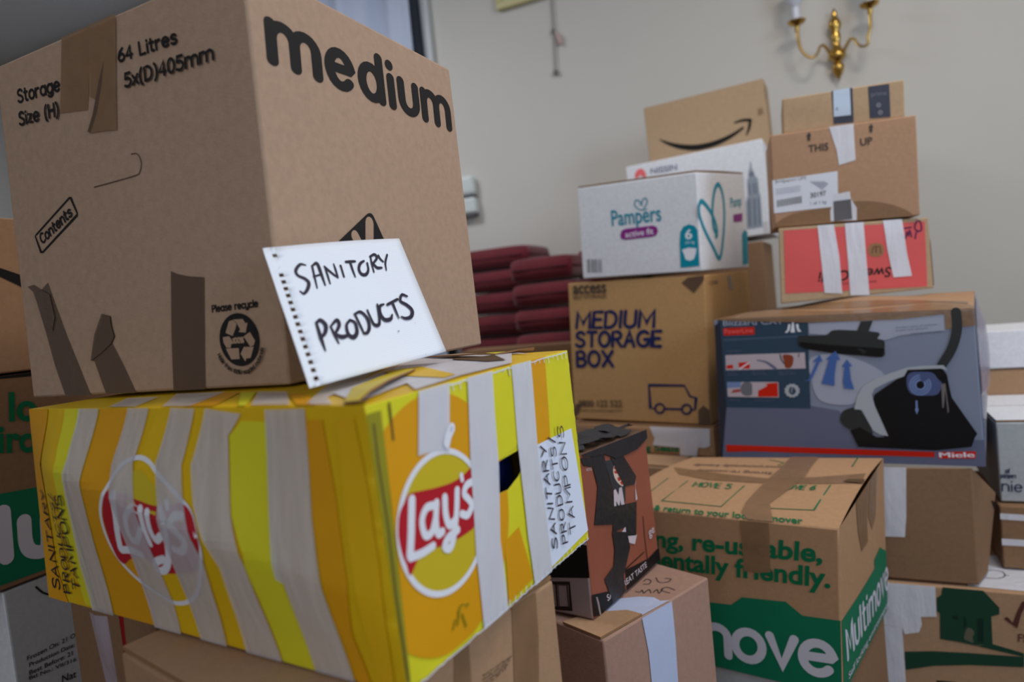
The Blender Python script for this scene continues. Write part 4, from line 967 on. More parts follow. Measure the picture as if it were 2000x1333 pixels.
TEAL = ink('teal', 0, 140, 164, 0.5); MAG = ink('magenta', 140, 44, 134, 0.5); GRY = ink('mid_grey', 128, 128, 136)
n_ = Box('pampers', 'nappy_box', 'white nappy box with teal lettering and a big teal heart, on the storage box', CARD_W, flaps=CARD_W)
p = n_.pr('logo', 'F', 0.0008)
p.text('Pampers', *z([(285, 300), (524, 274), (279, 226)]), TEAL, bold=0.012)
p.stroke(z([(452, 218), (420, 222), (395, 200), (398, 178), (415, 178), (428, 200), (430, 178), (446, 166), (455, 185), (440, 212)]), 0.0032, TEAL)
p.poly(z([(325, 345), (332, 322), (350, 314), (480, 298), (500, 304), (507, 325), (498, 345), (480, 352), (350, 367), (330, 362)]), MAG)
p.text('active fit', *z([(350, 356), (485, 338), (348, 328)]), WHI, bold=0.01)
p.done()
p = n_.pr('size_badge', 'F', 0.0008)
p.poly(z([(616, 502), (611, 380), (614, 330), (628, 304), (655, 292), (684, 300), (697, 320), (702, 400), (706, 493)]), TEAL)
p.text('6', *z([(638, 364), (672, 360), (637, 320)]), WHI, bold=0.02)
p.text('13+ kg', *z([(640, 388), (682, 384), (640, 374)]), WHI)
p.poly(z([(622, 415), (655, 405), (692, 408), (690, 430), (680, 460), (660, 468), (640, 462), (632, 436)]), WHI)
p.done()
p = n_.pr('barcode', 'F', 0.0008)
for i in range(13):
    x = 165+i*5.6; w = random.choice((1.6, 2.4, 3.2)); p.poly(z([(x, 460), (x+w, 460), (x+w+2, 525), (x+2, 525)]), GRY)
p.done()
p = n_.pr('heart_symbol', 'R', 0.0008)
p.stroke(z([(790, 345), (772, 300), (768, 210), (778, 130), (796, 100), (815, 140), (825, 230), (820, 350), (803, 455), (770, 400), (730, 320), (706, 250), (704, 200), (718, 182), (748, 215), (775, 265), (790, 320), (785, 352)]), 0.0145, TEAL)
p.text('Pamp', *z([(856, 212), (908, 200), (853, 165)]), TEAL, bold=0.01)
p.poly(z([(868, 246), (912, 238), (912, 278), (870, 282)]), MAG)
p.poly(z([(910, 340), (922, 318), (936, 330), (940, 484), (914, 488)]), TEAL)
p.done()

w_ = Box('white', 'white_carton', 'white carton with red fan mark and grey tower drawing, tilted behind the nappy box', CARD_W)
zw = Zm(1220, 140, 3.92)
RED2 = ink('coral', 236, 110, 112); TWR = ink('tower_grey', 150, 158, 170); TWR2 = ink('tower_dark', 118, 126, 140); GTX = ink('grey_text', 120, 122, 146)
p = w_.pr('fan_logo', 'F', 0.001)
p.poly(zw([(76, 815), (80, 780), (95, 755), (118, 742), (142, 748), (160, 772), (166, 805), (140, 808), (120, 790), (104, 812)]), RED2)
p.done()
p = w_.pr('lettering', 'F', 0.001); p.text('NISSIN', *zw([(200, 785), (402, 752), (197, 742)]), GTX, bold=0.015); p.done()
p = w_.pr('tower_drawing', 'F', 0.001)
p.poly(zw([(958, 690), (966, 690), (975, 745), (990, 770), (1000, 800), (1020, 820), (1030, 930), (1040, 950), (1056, 1190), (938, 1205), (930, 1000), (945, 950), (938, 830), (952, 810), (950, 760), (958, 740)]), TWR)
for q in ([(950, 770), (985, 770), (990, 800), (948, 805)], [(945, 860), (960, 858), (966, 940), (950, 945)], [(980, 855), (995, 853), (1004, 935), (988, 938)], [(1006, 850), (1014, 850), (1022, 930), (1012, 932)], [(946, 980), (962, 978), (968, 1180), (950, 1182)], [(985, 975), (1000, 973), (1008, 1175), (992, 1178)], [(1020, 970), (1032, 968), (1042, 1170), (1028, 1172)]): p.poly(zw(q), TWR2)
p.done()
p = w_.pr('bottom_tape', 'F', 0.001); p.poly(zw([(1060, 1150), (1100, 1140), (1110, 1240), (1065, 1245)]), mat('gloss_patch', C(214, 210, 208), rough=0.15, alpha=0.6)); p.done()

SM = card('light_kraft_cardboard', 178, 150, 120)
q_ = Box('smile', 'cardboard_box', 'brown cardboard box with a black smile arrow, topmost behind the white carton', SM)
p = q_.pr('smile_logo', 'F', 0.001)
p.stroke(zw([(270, 522), (340, 552), (430, 575), (540, 582), (660, 560), (760, 522), (840, 478), (905, 432)]), [0.004, 0.012, 0.019, 0.022, 0.021, 0.018, 0.013, 0.009], BLACK)
p.stroke(zw([(842, 392), (900, 374), (962, 370)]), [0.006, 0.010, 0.011], BLACK); p.stroke(zw([(962, 370), (954, 430), (934, 485)]), [0.011, 0.010, 0.005], BLACK)
p.done()
p = q_.pr('stamp', 'F', 0.001); p.poly(zw([(1018, 285), (1055, 280), (1062, 325), (1022, 338)]), ink('brown_stamp', 140, 112, 86)); p.done()
p = q_.pr('tape', 'R', 0.001); p.poly(zw([(1062, 105), (1075, 140), (1085, 200), (1068, 190)]), DTAPE); p.done()
Box('behind', 'cardboard_box', 'plain brown box standing under the white carton, between storage box and red box', KRAFT_D)

# ================================================================ right pile
zt = Zm(1480, 140, 2.776)
k_ = Box('small', 'cardboard_box', 'low brown box with dark printed tape, topmost of the right-hand stack', SM)
TP = ink('slate_tape', 64, 68, 82); PB = ink('pale_blue_label', 190, 204, 224, 0.45)
p = k_.pr('printed_tape', 'F', 0.001); p.poly(zt([(400, 98), (512, 74), (520, 275), (412, 285)]), TP); p.done()
p = k_.pr('label', 'F', 0.0016); p.poly(zt([(408, 100), (498, 84), (505, 236), (412, 246)]), PB); p.text('4', *zt([(418, 215), (436, 212), (418, 195)]), GTX); p.done()
p = k_.pr('dark_label', 'F', 0.001); p.poly(zt([(598, 82), (712, 66), (720, 246), (608, 254)]), TP)
p.text('prime', *zt([(615, 136), (700, 126), (612, 112)]), ink('faint_print', 110, 112, 122)); 
for c in ((655, 182), (665, 222)): p.stroke(zt([(c[0]+9*math.cos(t), c[1]+9*math.sin(t)) for t in np.linspace(0, 6.28, 10)[:-1]]), 0.003, ink('faint_print2', 128, 126, 132), closed=True)
p.done()
h_ = Box('thisup', 'cardboard_box', 'brown box printed THIS UP with white shipping label, above the red box', card('reddish_kraft', 176, 138, 110))
p = h_.pr('lettering', 'F', 0.001)
p.text('THIS', *zt([(275, 438), (384, 424), (274, 400)]), DGREY, bold=0.02); p.text('UP', *zt([(556, 402), (622, 392), (554, 364)]), DGREY, bold=0.02)
for x, y in ((276, 352), (613, 306)):
    p.poly(zt([(x-14, y), (x+2, y-24), (x+15, y-3), (x+8, y-2), (x+9, y+22), (x-6, y+24), (x-7, y)]), DGREY); p.flush()
p.done()
p = h_.pr('tape', 'F', 0.001); p.poly(zt([(386, 296), (518, 276), (530, 480), (440, 508), (428, 430)]), WTAPE); p.done()
p = h_.pr('shipping_label', 'F', 0.001)
LAB = ink('label_white', 218, 220, 230, 0.5)
p.poly(zt([(70, 592), (432, 540), (436, 730), (80, 770)]), LAB)
p.text('Bridgeport UPS', *zt([(96, 606), (262, 584), (95, 590)]), DGREY)
for i in range(12):
    x = 104+i*11.5; p.poly(zt([(x, 698-i*2.0), (x+6, 697-i*2.0), (x+7, 735-i*2.0), (x+1, 736-i*2.0)]), DGREY)
p.text('30197', *zt([(285, 686), (370, 672), (284, 660)]), DGREY, bold=0.01); p.text('1 of 1 kg', *zt([(285, 724), (372, 714), (285, 706)]), GTX)
for i in range(6): p.stroke(zt([(285+i*14, 596), (330+i*10, 624-i*3), (350+i*6, 640-i*6)]), 0.0012, GTX)
for i in range(3): p.stroke(zt([(100, 640+i*12), (230, 622+i*12)]), 0.0010, GTX)
p.done()
p = h_.pr('tape', 'F', 0.0014); p.poly(zt([(412, 668), (498, 650), (504, 690), (536, 740), (536, 806), (395, 812), (392, 756), (410, 700)]), WTAPE); p.done()
p = h_.pr('printed_tape', 'F', 0.0022); p.poly(zt([(410, 704), (504, 692), (512, 800), (414, 812)]), ink('grey_tape', 100, 96, 100)); p.done()
p = h_.pr('flap_edge', 'F', 0.0007); p.curve(zt([(100, 835), (180, 775), (330, 745), (520, 705), (660, 708), (780, 740), (830, 785), (600, 800), (300, 830)]), KRAFT_D); p.done()
p = h_.pr('tape', 'R', 0.001); p.poly(zt([(872, 330), (905, 350), (905, 480), (880, 500)]), WTAPE); p.done()

RK = mat('coral_printed_card', C(214, 84, 82), rough=0.55, noise=0.04, nscale=20); PURP = ink('purple_pen', 96, 34, 70)
r_ = Box('red', 'printed_carton', 'coral-red carton turned upside down with white tape strips, on the vacuum cleaner box', SM)
p = r_.pr('red_panel', 'F', 0.0007)
p.poly(zt([(140, 862), (905, 812), (918, 1165), (150, 1204)]), RK); p.done()
p = r_.pr('lettering', 'F', 0.0012)
p.text('Sweet Chilli', *zt([(724, 1060), (322, 1090), (730, 1112)]), BLACK, bold=0.015, shear=0.25)
p.text('BAKED FLAVOUR', *zt([(640, 1132), (430, 1146), (640, 1144)]), ink('faint_red', 130, 50, 50)); p.done()
p = r_.pr('badge', 'F', 0.0012); BG = ink('badge_gold', 150, 110, 74)
p.curve(zt([(596, 970), (608, 940), (640, 930), (672, 938), (684, 965), (674, 995), (642, 1006), (608, 998)]), BG)
p.stroke(zt([(618, 985), (625, 955), (640, 950), (640, 985), (640, 955), (660, 950), (664, 985)]), 0.003, ink('badge_dark', 110, 70, 50)); p.done()
p = r_.pr('handwriting', 'F', 0.0012)
for q in ([(852, 905), (860, 870), (885, 860), (880, 815), (860, 815), (850, 850), (872, 868)], [(800, 905), (808, 870), (815, 890), (822, 862), (832, 895)], [(795, 850), (830, 845)]): p.stroke(zt(q), 0.004, PURP)
p.done()
for q in ([(322, 828), (410, 814), (440, 1000), (456, 1204), (360, 1200), (340, 1000)], [(470, 816), (570, 806), (585, 1000), (604, 1214), (500, 1214), (485, 1000)], [(676, 798), (778, 786), (806, 980), (834, 1108), (734, 1116), (700, 960)]):
    p = r_.pr('tape', 'F', 0.002); p.poly(zt(q), WTAPE); p.done()
p = r_.pr('side_panel', 'R', 0.0008); p.poly(zt([(918, 838), (955, 930), (960, 1160), (925, 1168)]), mat('dark_coral', C(176, 60, 76), rough=0.55)); p.done()

# vacuum cleaner carton
zv = Zm(1360, 540, 3.125); za = Zm(1380, 560, 6.25); zb_ = Zm(1640, 560, 6.25); zc = Zm(1380, 720, 6.25); zd = Zm(1640, 720, 6.25)
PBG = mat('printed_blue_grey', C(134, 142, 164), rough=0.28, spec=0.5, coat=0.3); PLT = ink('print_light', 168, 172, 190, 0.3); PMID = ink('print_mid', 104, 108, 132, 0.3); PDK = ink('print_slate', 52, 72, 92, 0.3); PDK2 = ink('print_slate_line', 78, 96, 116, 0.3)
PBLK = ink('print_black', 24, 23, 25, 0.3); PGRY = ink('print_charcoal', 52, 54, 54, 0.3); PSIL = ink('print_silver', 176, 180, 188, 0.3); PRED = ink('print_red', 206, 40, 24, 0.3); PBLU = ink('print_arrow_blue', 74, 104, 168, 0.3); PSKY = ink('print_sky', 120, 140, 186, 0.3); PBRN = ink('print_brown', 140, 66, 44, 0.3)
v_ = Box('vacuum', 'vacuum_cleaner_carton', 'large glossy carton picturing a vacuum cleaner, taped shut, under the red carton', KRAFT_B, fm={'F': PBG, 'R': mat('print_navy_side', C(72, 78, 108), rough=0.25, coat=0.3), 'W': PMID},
         disp={'T': bulge(0.028, 2), 'R': bulge(0.022, 4), 'F': bulge(0.003, 8)}, n=14)
p = v_.pr('printed_picture', 'F', 0.0008)
p.poly(zv([(120, 800), (700, 790), (870, 820), (1000, 1000), (1760, 1000), (1770, 1170), (145, 1120)]), PMID)
p.poly(zv([(685, 290), (1000, 270), (1520, 230), (1520, 330), (1250, 360), (1150, 390), (690, 350)]), PLT)
p.curve(zv([(700, 500), (900, 480), (1150, 600), (1000, 700), (950, 780), (760, 760), (700, 620)]), PLT)
p.poly(zv([(130, 262), (680, 262), (698, 808), (152, 800)]), PDK)
p.poly(zv([(112, 300), (145, 280), (185, 800), (160, 1110), (148, 1112)]), ink('print_edge', 44, 46, 58))
p.poly(zv([(165, 385), (660, 360), (660, 368), (165, 395)]), PDK2)
p.poly(za([(200, 510), (585, 492), (588, 585), (212, 600)]), PRED)
for q in ([(955, 560), (985, 535), (1000, 460), (1025, 460), (1015, 530), (985, 565)], [(1025, 560), (1045, 440), (1065, 430), (1080, 560)], [(1090, 460), (1120, 455), (1130, 515), (1160, 550), (1115, 552), (1100, 510)]): p.poly(za(q), WHI)
p.text('Blizzard CX1', *za([(205, 480), (905, 455), (200, 412)]), PLT, bold=0.01)
p.text('PowerLine', *za([(222, 578), (570, 562), (218, 520)]), RED2, bold=0.005)
p.text('Highlights', *za([(240, 800), (430, 792), (240, 780)]), PMID)
p.poly(za([(232, 838), (1200, 806), (1212, 1000), (238, 1022)]), ink('print_pink', 190, 176, 184, 0.3))
p.poly(za([(245, 965), (320, 950), (330, 1000), (250, 1005)]), PRED); p.poly(za([(390, 930), (525, 920), (530, 1000), (400, 1002)]), PRED)
p.stroke(za([(400, 1010), (520, 930)]), 0.003, WHI, smooth=False)
p.stroke(za([(620, 900), (720, 920), (800, 970), (845, 1000)]), [0.003, 0.005, 0.007, 0.006], PMID)
p.curve(za([(930, 840), (1000, 830), (1060, 860), (1050, 960), (1010, 995), (960, 985), (950, 920)]), PBRN)
p.stroke(za([(900, 830), (915, 890), (950, 940)]), 0.003, PGRY); p.stroke(za([(1130, 820), (1125, 860)]), 0.002, PGRY)
for i, (x0, x1, y) in enumerate(((260, 390, 1085), (560, 740, 1080), (880, 1100, 1078))):
    p.text('Hygiene comfort', *za([(x0, y), (x1, y-4), (x0, y-22)]), PMID)
    p.text('filter lifetime', *za([(x0, y-26), (x1-30, y-30), (x0, y-46)]), PMID)
p.poly(zc([(250, 165), (880, 165), (886, 355), (262, 345)]), ink('print_pink', 190, 176, 184))
p.poly(zc([(250, 165), (425, 165), (415, 230), (256, 240)]), PSKY)
p.curve(zc([(420, 220), (470, 165), (550, 180), (560, 260), (550, 325), (470, 330), (425, 290)]), ink('print_globe', 110, 110, 118))
p.poly(zc([(300, 300), (330, 260), (410, 250), (420, 285)]), ink('print_dull_red', 170, 70, 66))
p.poly(zc([(635, 250), (720, 185), (870, 172), (876, 345), (630, 345)]), PRED)
p.stroke(zc([(640, 250), (725, 205)]), 0.006, ink('print_pink', 190, 176, 184), smooth=False)
p.text('HEPA filter', *zc([(280, 395), (420, 395), (280, 372)]), PMID); p.text('AirClean system', *zc([(585, 400), (825, 395), (585, 378)]), PMID)
cx, cy = 1047, 270
p.poly(zc([(cx+(98 if k % 2 else 84)*math.cos(k*math.pi/12), cy+(88 if k % 2 else 76)*math.sin(k*math.pi/12)) for k in range(24)]), PSIL)
p.stroke(zc([(1030, 235), (1020, 280), (1050, 310), (1080, 280), (1060, 240)]), 0.005, PDK); p.stroke(zc([(1050, 270), (1070, 300)]), 0.004, PDK, smooth=False)
# floor head, arrows
p.poly(zv([(1005, 275), (1078, 270), (1050, 345), (975, 350)]), PGRY)
p.curve(zv([(622, 372), (640, 362), (790, 358), (830, 330), (920, 328), (1112, 342), (1105, 380), (1146, 392), (1150, 440), (1138, 492), (1000, 484), (850, 470), (680, 445), (628, 420)]), PGRY, n=3)
p.poly(zv([(630, 400), (850, 420), (1150, 440), (1136, 492), (850, 470), (680, 445), (630, 425)]), PBLK)
for q in ([(685, 630), (735, 520), (708, 525), (755, 478), (772, 522), (756, 520), (720, 600), (700, 635), (650, 640)], [(765, 655), (810, 510), (790, 508), (850, 455), (880, 510), (858, 512), (846, 600), (845, 668)], [(895, 640), (905, 555), (888, 552), (920, 506), (952, 548), (936, 552), (945, 630), (965, 690), (905, 685)]): p.poly(zv(q), PBLU)
# the machine
p.stroke(zv([(1585, 215), (1592, 300), (1580, 380), (1550, 460), (1500, 540)]), 0.018, PGRY)
p.curve(zv([(880, 860), (900, 820), (960, 800), (1000, 810), (1080, 960), (1000, 950), (920, 925), (885, 890)]), PGRY, n=3)
p.poly(zv([(940, 940), (1000, 920), (1100, 980), (1700, 985), (1680, 1040), (1460, 1062), (990, 1040)]), PBLK)
p.poly(zv([(1090, 720), (1280, 590), (1290, 570), (1500, 560), (1530, 600), (1550, 700), (1560, 740), (1715, 960), (1700, 985), (1600, 1000), (1150, 980), (1060, 800)]), PBLK)
p.poly(zv([(965, 810), (985, 725), (1020, 670), (1100, 620), (1290, 555), (1380, 545), (1510, 542), (1535, 575), (1490, 562), (1290, 570), (1268, 610), (1180, 640), (1090, 685), (1072, 720), (1090, 790), (1130, 880), (1172, 975), (1120, 965), (1080, 940), (1010, 815)]), PSIL)
p.curve(zd([(820, 110), (870, 50), (980, 40), (1130, 50), (1200, 130), (1250, 190), (1200, 310), (1080, 330), (900, 320), (830, 240)]), ink('print_cyclone', 82, 92, 134, 0.3), n=3)
for r0, w0 in ((62, 0.004), (95, 0.003), (125, 0.003)):
    p.stroke(zd([(985+r0*math.cos(t), 200+r0*0.95*math.sin(t)) for t in np.linspace(-0.6, 4.6, 16)]), w0, PSKY)
p.curve(zd([(985+46*math.cos(t), 200+46*math.sin(t)) for t in np.linspace(0, 6.28, 9)[:-1]]), PBLK)
p.poly(zd([(1240, 190), (1290, 180), (1335, 520), (1320, 545), (1290, 260), (1270, 480), (1255, 480)]), ink('print_glint', 120, 112, 112, 0.3))
p.poly(zd([(928, 390), (950, 390), (955, 490), (968, 495), (942, 560), (918, 490), (930, 490)]), PSKY)
p.text('Perfect ease of suction', *zb_([(690, 512), (1190, 470), (690, 490)]), PMID); p.text('power and efficient', *zb_([(690, 545), (1075, 515), (690, 525)]), PMID); p.text('cleaning technology', *zb_([(860, 585), (1250, 552), (860, 562)]), PMID)
p.done()
p = v_.pr('red_stripe', 'F', 0.0014); p.poly(zv([(182, 1028), (1000, 1056), (1455, 1072), (1455, 1104), (1000, 1090), (350, 1068), (186, 1072)]), PRED); p.done()
p = v_.pr('logo', 'F', 0.0014); p.poly(zv([(1476, 1072), (1706, 1068), (1706, 1112), (1478, 1112)]), PRED)
for s_ in (-3, -1, 1, 3): p.text('Miele', *zv([(1486+s_, 1106), (1698+s_, 1104), (1482+s_, 1075)]), WHI)
p.done()
for q in ([(100, 240), (400, 235), (700, 225), (1000, 205), (1350, 175), (1700, 120), (1706, 300), (1520, 322), (1514, 230), (1250, 262), (1000, 272), (700, 282), (300, 275), (120, 268)],):
    p = v_.pr('brown_tape', 'F', 0.002); p.poly(zv(q), BTAPE); p.done()
p = v_.pr('brown_tape', 'T', 0.0012); p.uvpoly([(0.0, 0), (1.0, 0), (1.0, 0.16), (0, 0.16)], BTAPE); p.done()
p = v_.pr('clear_tape', 'T', 0.0012); p.uvpoly([(0.02, 0.2), (0.98, 0.2), (0.98, 0.36), (0.02, 0.36)], BTAPE); p.done()
p = v_.pr('clear_tape', 'R', 0.003); p.uvpoly([(0.0, 0.45), (1, 0.5), (1, 1), (0, 1)], CTAPE); p.done()

u_ = Box('undervac', 'cardboard_box', 'plain brown box with white tape down its left, under the vacuum cleaner carton', KRAFT_D, disp={'T': lambda u, v: 0.0})
zu = Zm(1680, 860, 2.818)
p = u_.pr('tape', 'F', 0.001); p.poly(zu([(120, 140), (252, 142), (254, 420), (246, 534), (120, 530)]), WTAPE); p.done()
p = u_.pr('yellow_strip', 'R', 0.001); p.poly(zu([(640, 160), (690, 175), (770, 255), (778, 290), (720, 230)]), ink('straw', 170, 158, 96)); p.done()
p = u_.pr('black_mark', 'R', 0.001); p.poly(zu([(718, 332), (762, 358), (756, 402)]), BLACK); p.done()

g_ = Box('house', 'cardboard_box', 'brown box with a dark green printed house, bottom right under the plain taped box', KRAFT_B)
zh = Zm(1700, 1100, 5.72); GRD = ink('bottle_green', 26, 62, 46); GRD2 = ink('dark_green', 16, 42, 32)
p = g_.pr('house_print', 'F', 0.001)
p.poly(zh([(800, 195), (1255, 250), (1440, 500), (1440, 575), (1350, 600), (1365, 910), (1180, 920), (980, 880), (780, 850), (775, 560), (742, 540), (740, 390), (790, 360)]), GRD)
for q in ([(915, 590), (975, 590), (978, 710), (918, 700)], [(1040, 600), (1060, 600), (1075, 700), (1040, 740)], [(1190, 620), (1260, 620), (1265, 890), (1195, 880)]): p.poly(zh(q), GRD2)
p.curve(zh([(1045, 840), (1075, 735), (1120, 730), (1160, 780), (1140, 830), (1150, 890), (1090, 870)]), ink('print_olive', 96, 92, 76))
p.poly(zh([(380, 990), (700, 985), (1100, 1005), (1716, 1050), (1716, 1165), (1100, 1140), (700, 1150), (395, 1195)]), GRD)
p.poly(zh([(760, 845), (1200, 925), (1360, 905), (1550, 960), (1716, 1010), (1716, 1050), (1500, 1000), (1200, 930)]), GRD)
p.stroke(zh([(1525, 625), (1615, 700), (1660, 560), (1716, 450)]), 0.008, ink('brown_print', 84, 46, 40), smooth=False)
p.text('FSC', *zh([(1648, 880), (1850, 892), (1650, 792)]), ink('brown_print', 84, 46, 40), bold=0.01)
p.poly(zh([(740, 1310), (960, 1330), (960, 1420), (740, 1420)]), BLACK)
p.done()
for q in ([(130, 155), (720, 205), (738, 600), (560, 602), (575, 690), (540, 775), (380, 795), (355, 715), (150, 690)], [(108, 690), (355, 715), (375, 1000), (400, 1400), (135, 1400)]):
    p = g_.pr('tape', 'F', 0.0014); p.poly(zh(q), WTAPE); p.done()
p = g_.pr('white_tape_top', 'T', 0.001); p.poly([(1890, 1146), (1900, 1085), (2040, 1090), (2040, 1160)], WTAPE)
p.stroke(zh([(1290, 175), (1420, 180), (1500, 155), (1480, 110), (1400, 90), (1320, 88)]), 0.003, DGREY); p.stroke(zh([(1500, 145), (1545, 148)]), 0.003, DGREY, smooth=False); p.done()

d_ = Box('bands', 'cardboard_box', 'flat brown box with two white bands, low at the right edge of the photo', KRAFT_D)
ze = Zm(1880, 880, 4.442)
for q in ([(300, 548), (533, 566), (533, 620), (300, 600)], [(265, 764), (533, 770), (533, 828), (265, 820)]):
    p = d_.pr('white_band', 'F', 0.001); p.poly(ze([(150, q[0][1])]+q[:0]) if False else ze([(q[0][0]-90, q[0][1]-6), (q[1][0]+900, q[1][1]+50), (q[2][0]+900, q[2][1]+50), (q[3][0]-90, q[3][1]-6)]), WTAPE); p.done()
e_ = Box('nappy', 'nappy_box', 'white box greyed for shade, with dark blue script at the right edge behind the vacuum carton', CARD_G, flaps=CARD_W)  # a white box; the shade on its sides is put into the grey
p = e_.pr('lettering', 'F', 0.001)
DB = ink('dark_blue', 46, 52, 84)
p.stext('nie', *ze([(345, 350), (515, 360), (343, 265)]), 0.0030, DB); p.stext('pampers', *ze([(330, 236), (462, 240), (330, 200)]), 0.0016, DB); p.stext('of', *ze([(372, 198), (408, 196), (372, 160)]), 0.0020, DB)
p.done()
Box('flat', 'cardboard_box', 'shallow brown box between the white carton and the script-printed box at right edge', KRAFT_B)
Box('whitelong', 'white_carton', 'long plain white carton on a shallow brown box near the wall at right', CARD_W)

# ================================================================ lower middle
GREEN = ink('mover_green', 0, 104, 66); GREENB = mat('mover_green_band', C(0, 112, 78), rough=0.6, noise=0.03, nscale=20)
t_ = Box('multi', 'moving_box', 'brown moving box with green lettering and green band, taped crosswise on top', KRAFT_M, disp={'T': lambda u, v: 0.012*(4*v*(1-v))})
z = Zm(1240, 860, 2.817)
p = t_.pr('green_band', 'F', 0.0007)
p.poly(z([(-150, 830), (300, 880), (530, 906), (590, 865), (830, 890), (922, 966), (1138, 996), (1150, 1420), (450, 1258), (-150, 1120)]), GREENB); p.done()
p = t_.pr('green_band', 'R', 0.0007)
p.poly(z([(1136, 996), (1200, 900), (1318, 705), (1314, 662), (1346, 590), (1386, 602), (1396, 935), (1260, 1190), (1150, 1420)]), GREENB); p.done()
WHL = ink('band_white', 206, 204, 214)
p = t_.pr('lettering', 'F', 0.0012)
p.text('ng, re-useable,', *z([(112, 585), (1032, 672), (112, 497)]), GREEN, bold=0.03)
p.text('nmentally friendly.', *z([(-10, 680), (1076, 812), (-14, 592)]), GREEN, bold=0.03)
p.gap = 0.15; p.stext('move', (1337, 1264), (1627, 1320), (1334, 1213), 0.0165, WHL, top=0.7)
p.done()
p = t_.pr('lettering', 'R', 0.0012)
p.gap = 0.26; p.ax = 1.3; p.stext('Multimove', *z([(1170, 1205), (1391, 802), (1157, 1045)]), 0.0085, WHL); p.ax = 1.0
p.text('Self locking environmental', *z([(1172, 1318), (1392, 905), (1171, 1282)]), WHL, bold=0.01)
p.done()
p = t_.pr('move_panels', 'T', 0.0009)
for q in ([(64, 302), (182, 212)], [(292, 226), (148, 336), (475, 368), (602, 254)], [(745, 378), (985, 388), (1076, 250)], [(1195, 148), (1228, 98)], [(740, 110), (820, 126), (790, 140)]): p.stroke(z(q), 0.0026, GREEN, smooth=False); p.flush()
p.auto = True
p.stext('MOVE 5', *z([(318, 257), (522, 271), (336, 233)]), 0.0034, GREEN)
p.stext('MOVE 6', *z([(790, 272), (985, 277), (808, 250)]), 0.0034, GREEN)
p.text('k & return to your local remover', *z([(60, 384), (925, 466), (72, 357)]), GREEN, bold=0.02)
p.text('environmentally friendly', *z([(818, 146), (330, 134), (806, 160)]), DGREY); p.text('Strong re-useable', *z([(760, 180), (350, 164), (750, 194)]), DGREY)
p.done()
p = t_.pr('tape', 'T', 0.0013); p.poly(z([(215, 152), (500, 190), (740, 214), (1000, 206), (1270, 186), (1245, 240), (1000, 244), (700, 240), (400, 222), (240, 190)]), BTAPE); p.done()
p = t_.pr('tape', 'T', 0.0018); p.poly(z([(868, 90), (1020, 90), (940, 200), (860, 268), (742, 352), (738, 480), (578, 480), (585, 400), (612, 345), (700, 250), (800, 160)]), BTAPE); p.done()
p = t_.pr('tape', 'F', 0.0016); p.poly(z([(578, 440), (738, 455), (742, 560), (748, 726), (680, 730), (602, 720), (590, 560)]), BTAPE); p.done()
p = t_.pr('tape', 'R', 0.0012); p.poly(z([(1212, 300), (1285, 190), (1275, 420), (1280, 560), (1244, 612), (1225, 500)]), BTAPE); p.done()
p = t_.pr('tape', 'R', 0.0012); p.poly(z([(1290, 180), (1330, 130), (1322, 420), (1302, 492), (1280, 420)]), BTAPE); p.done()
p = t_.pr('seam', 'T', 0.0030); p.uvpoly([(0.92, 0.50), (1.0, 0.49), (1.0, 0.55), (0.93, 0.54)], SLOT_SHADE); p.done()
Box('tan', 'cardboard_box', 'tan box standing behind the green-lettered moving box, under the taped flat box', KRAFT_B, flaps=KRAFT_B)
l_ = Box('taped', 'cardboard_box', 'flat brown box banded with white tape, directly under the navy-lettered storage box', KRAFT_M, flaps=KRAFT_M)
zl = Zm(1080, 800, 5.882)
p = l_.pr('lettering', 'F', 0.0008); p.text('Strong Seals', *zl([(760, 466), (1448, 490), (760, 395)]), GREEN, bold=0.03); p.done()
p = l_.pr('tape', 'F', 0.0014); p.poly(zl([(1110, 195), (1400, 190), (1800, 190), (1810, 420), (1750, 445), (1670, 438), (1660, 600), (1470, 600), (1462, 440), (1150, 410), (1170, 330)]), WTAPE); p.done()

COF = mat('coffee_printed_card', C(150, 84, 64), rough=0.5, noise=0.05, nscale=20); CBLK = ink('coffee_black', 24, 21, 22, 0.5); COFW = ink('coffee_lilac', 150, 132, 132)
c_ = Box('coffee', 'coffee_carton', 'brown and black coffee carton bound with black tape, beside the yellow crisps box', COF, fm={'F': COFW, 'T': DTAPE}, disp={'R': bulge(0.006, 11), 'T': bulge(0.006, 2)}, bevel=0.004, n=14)
zf = Zm(1090, 820, 6.35); zg = Zm(1080, 1000, 6.06)
p = c_.pr('black_panel', 'F', 0.0007); p.poly(zg([(-400, 300), (410, 400), (436, 785), (-400, 770)]), CBLK); p.poly([(1030, 860), (1140, 880), (1148, 1060), (1030, 1060)], CBLK); p.done()
p = c_.pr('window_symbol', 'F', 0.0010)
WB = ink('window_brown', 40, 26, 24)
p.stroke(zg([(-160, 838), (195, 845), (218, 1150), (-140, 1130)]), 0.005, WB, smooth=False, closed=True)
p.stroke(zg([(38, 850), (60, 1130)]), 0.003, WB, smooth=False); p.stroke(zg([(60, 868), (170, 870), (190, 1125), (80, 1120)]), 0.0015, WB, smooth=False, closed=True); p.done()
p = c_.pr('printed_panel', 'R', 0.0008)
p.poly(zf([(572, 515), (690, 490), (830, 800), (830, 1000), (820, 1120), (690, 1160), (680, 900)]), ink('coffee_slate', 58, 58, 62))
p.curve(zf([(690, 570), (678, 640), (700, 730), (750, 800), (800, 826), (790, 760), (745, 680), (715, 600)]), ink('cup_pink', 222, 190, 176), n=4)
for q in ([(690, 585), (712, 610), (705, 622), (684, 606)], [(690, 640), (730, 630), (736, 668), (700, 670)], [(728, 725), (760, 715), (778, 745), (745, 765)], [(765, 775), (790, 765), (798, 810), (775, 800)]): p.curve(zf(q), ink('cup_red', 178, 62, 48), n=3)
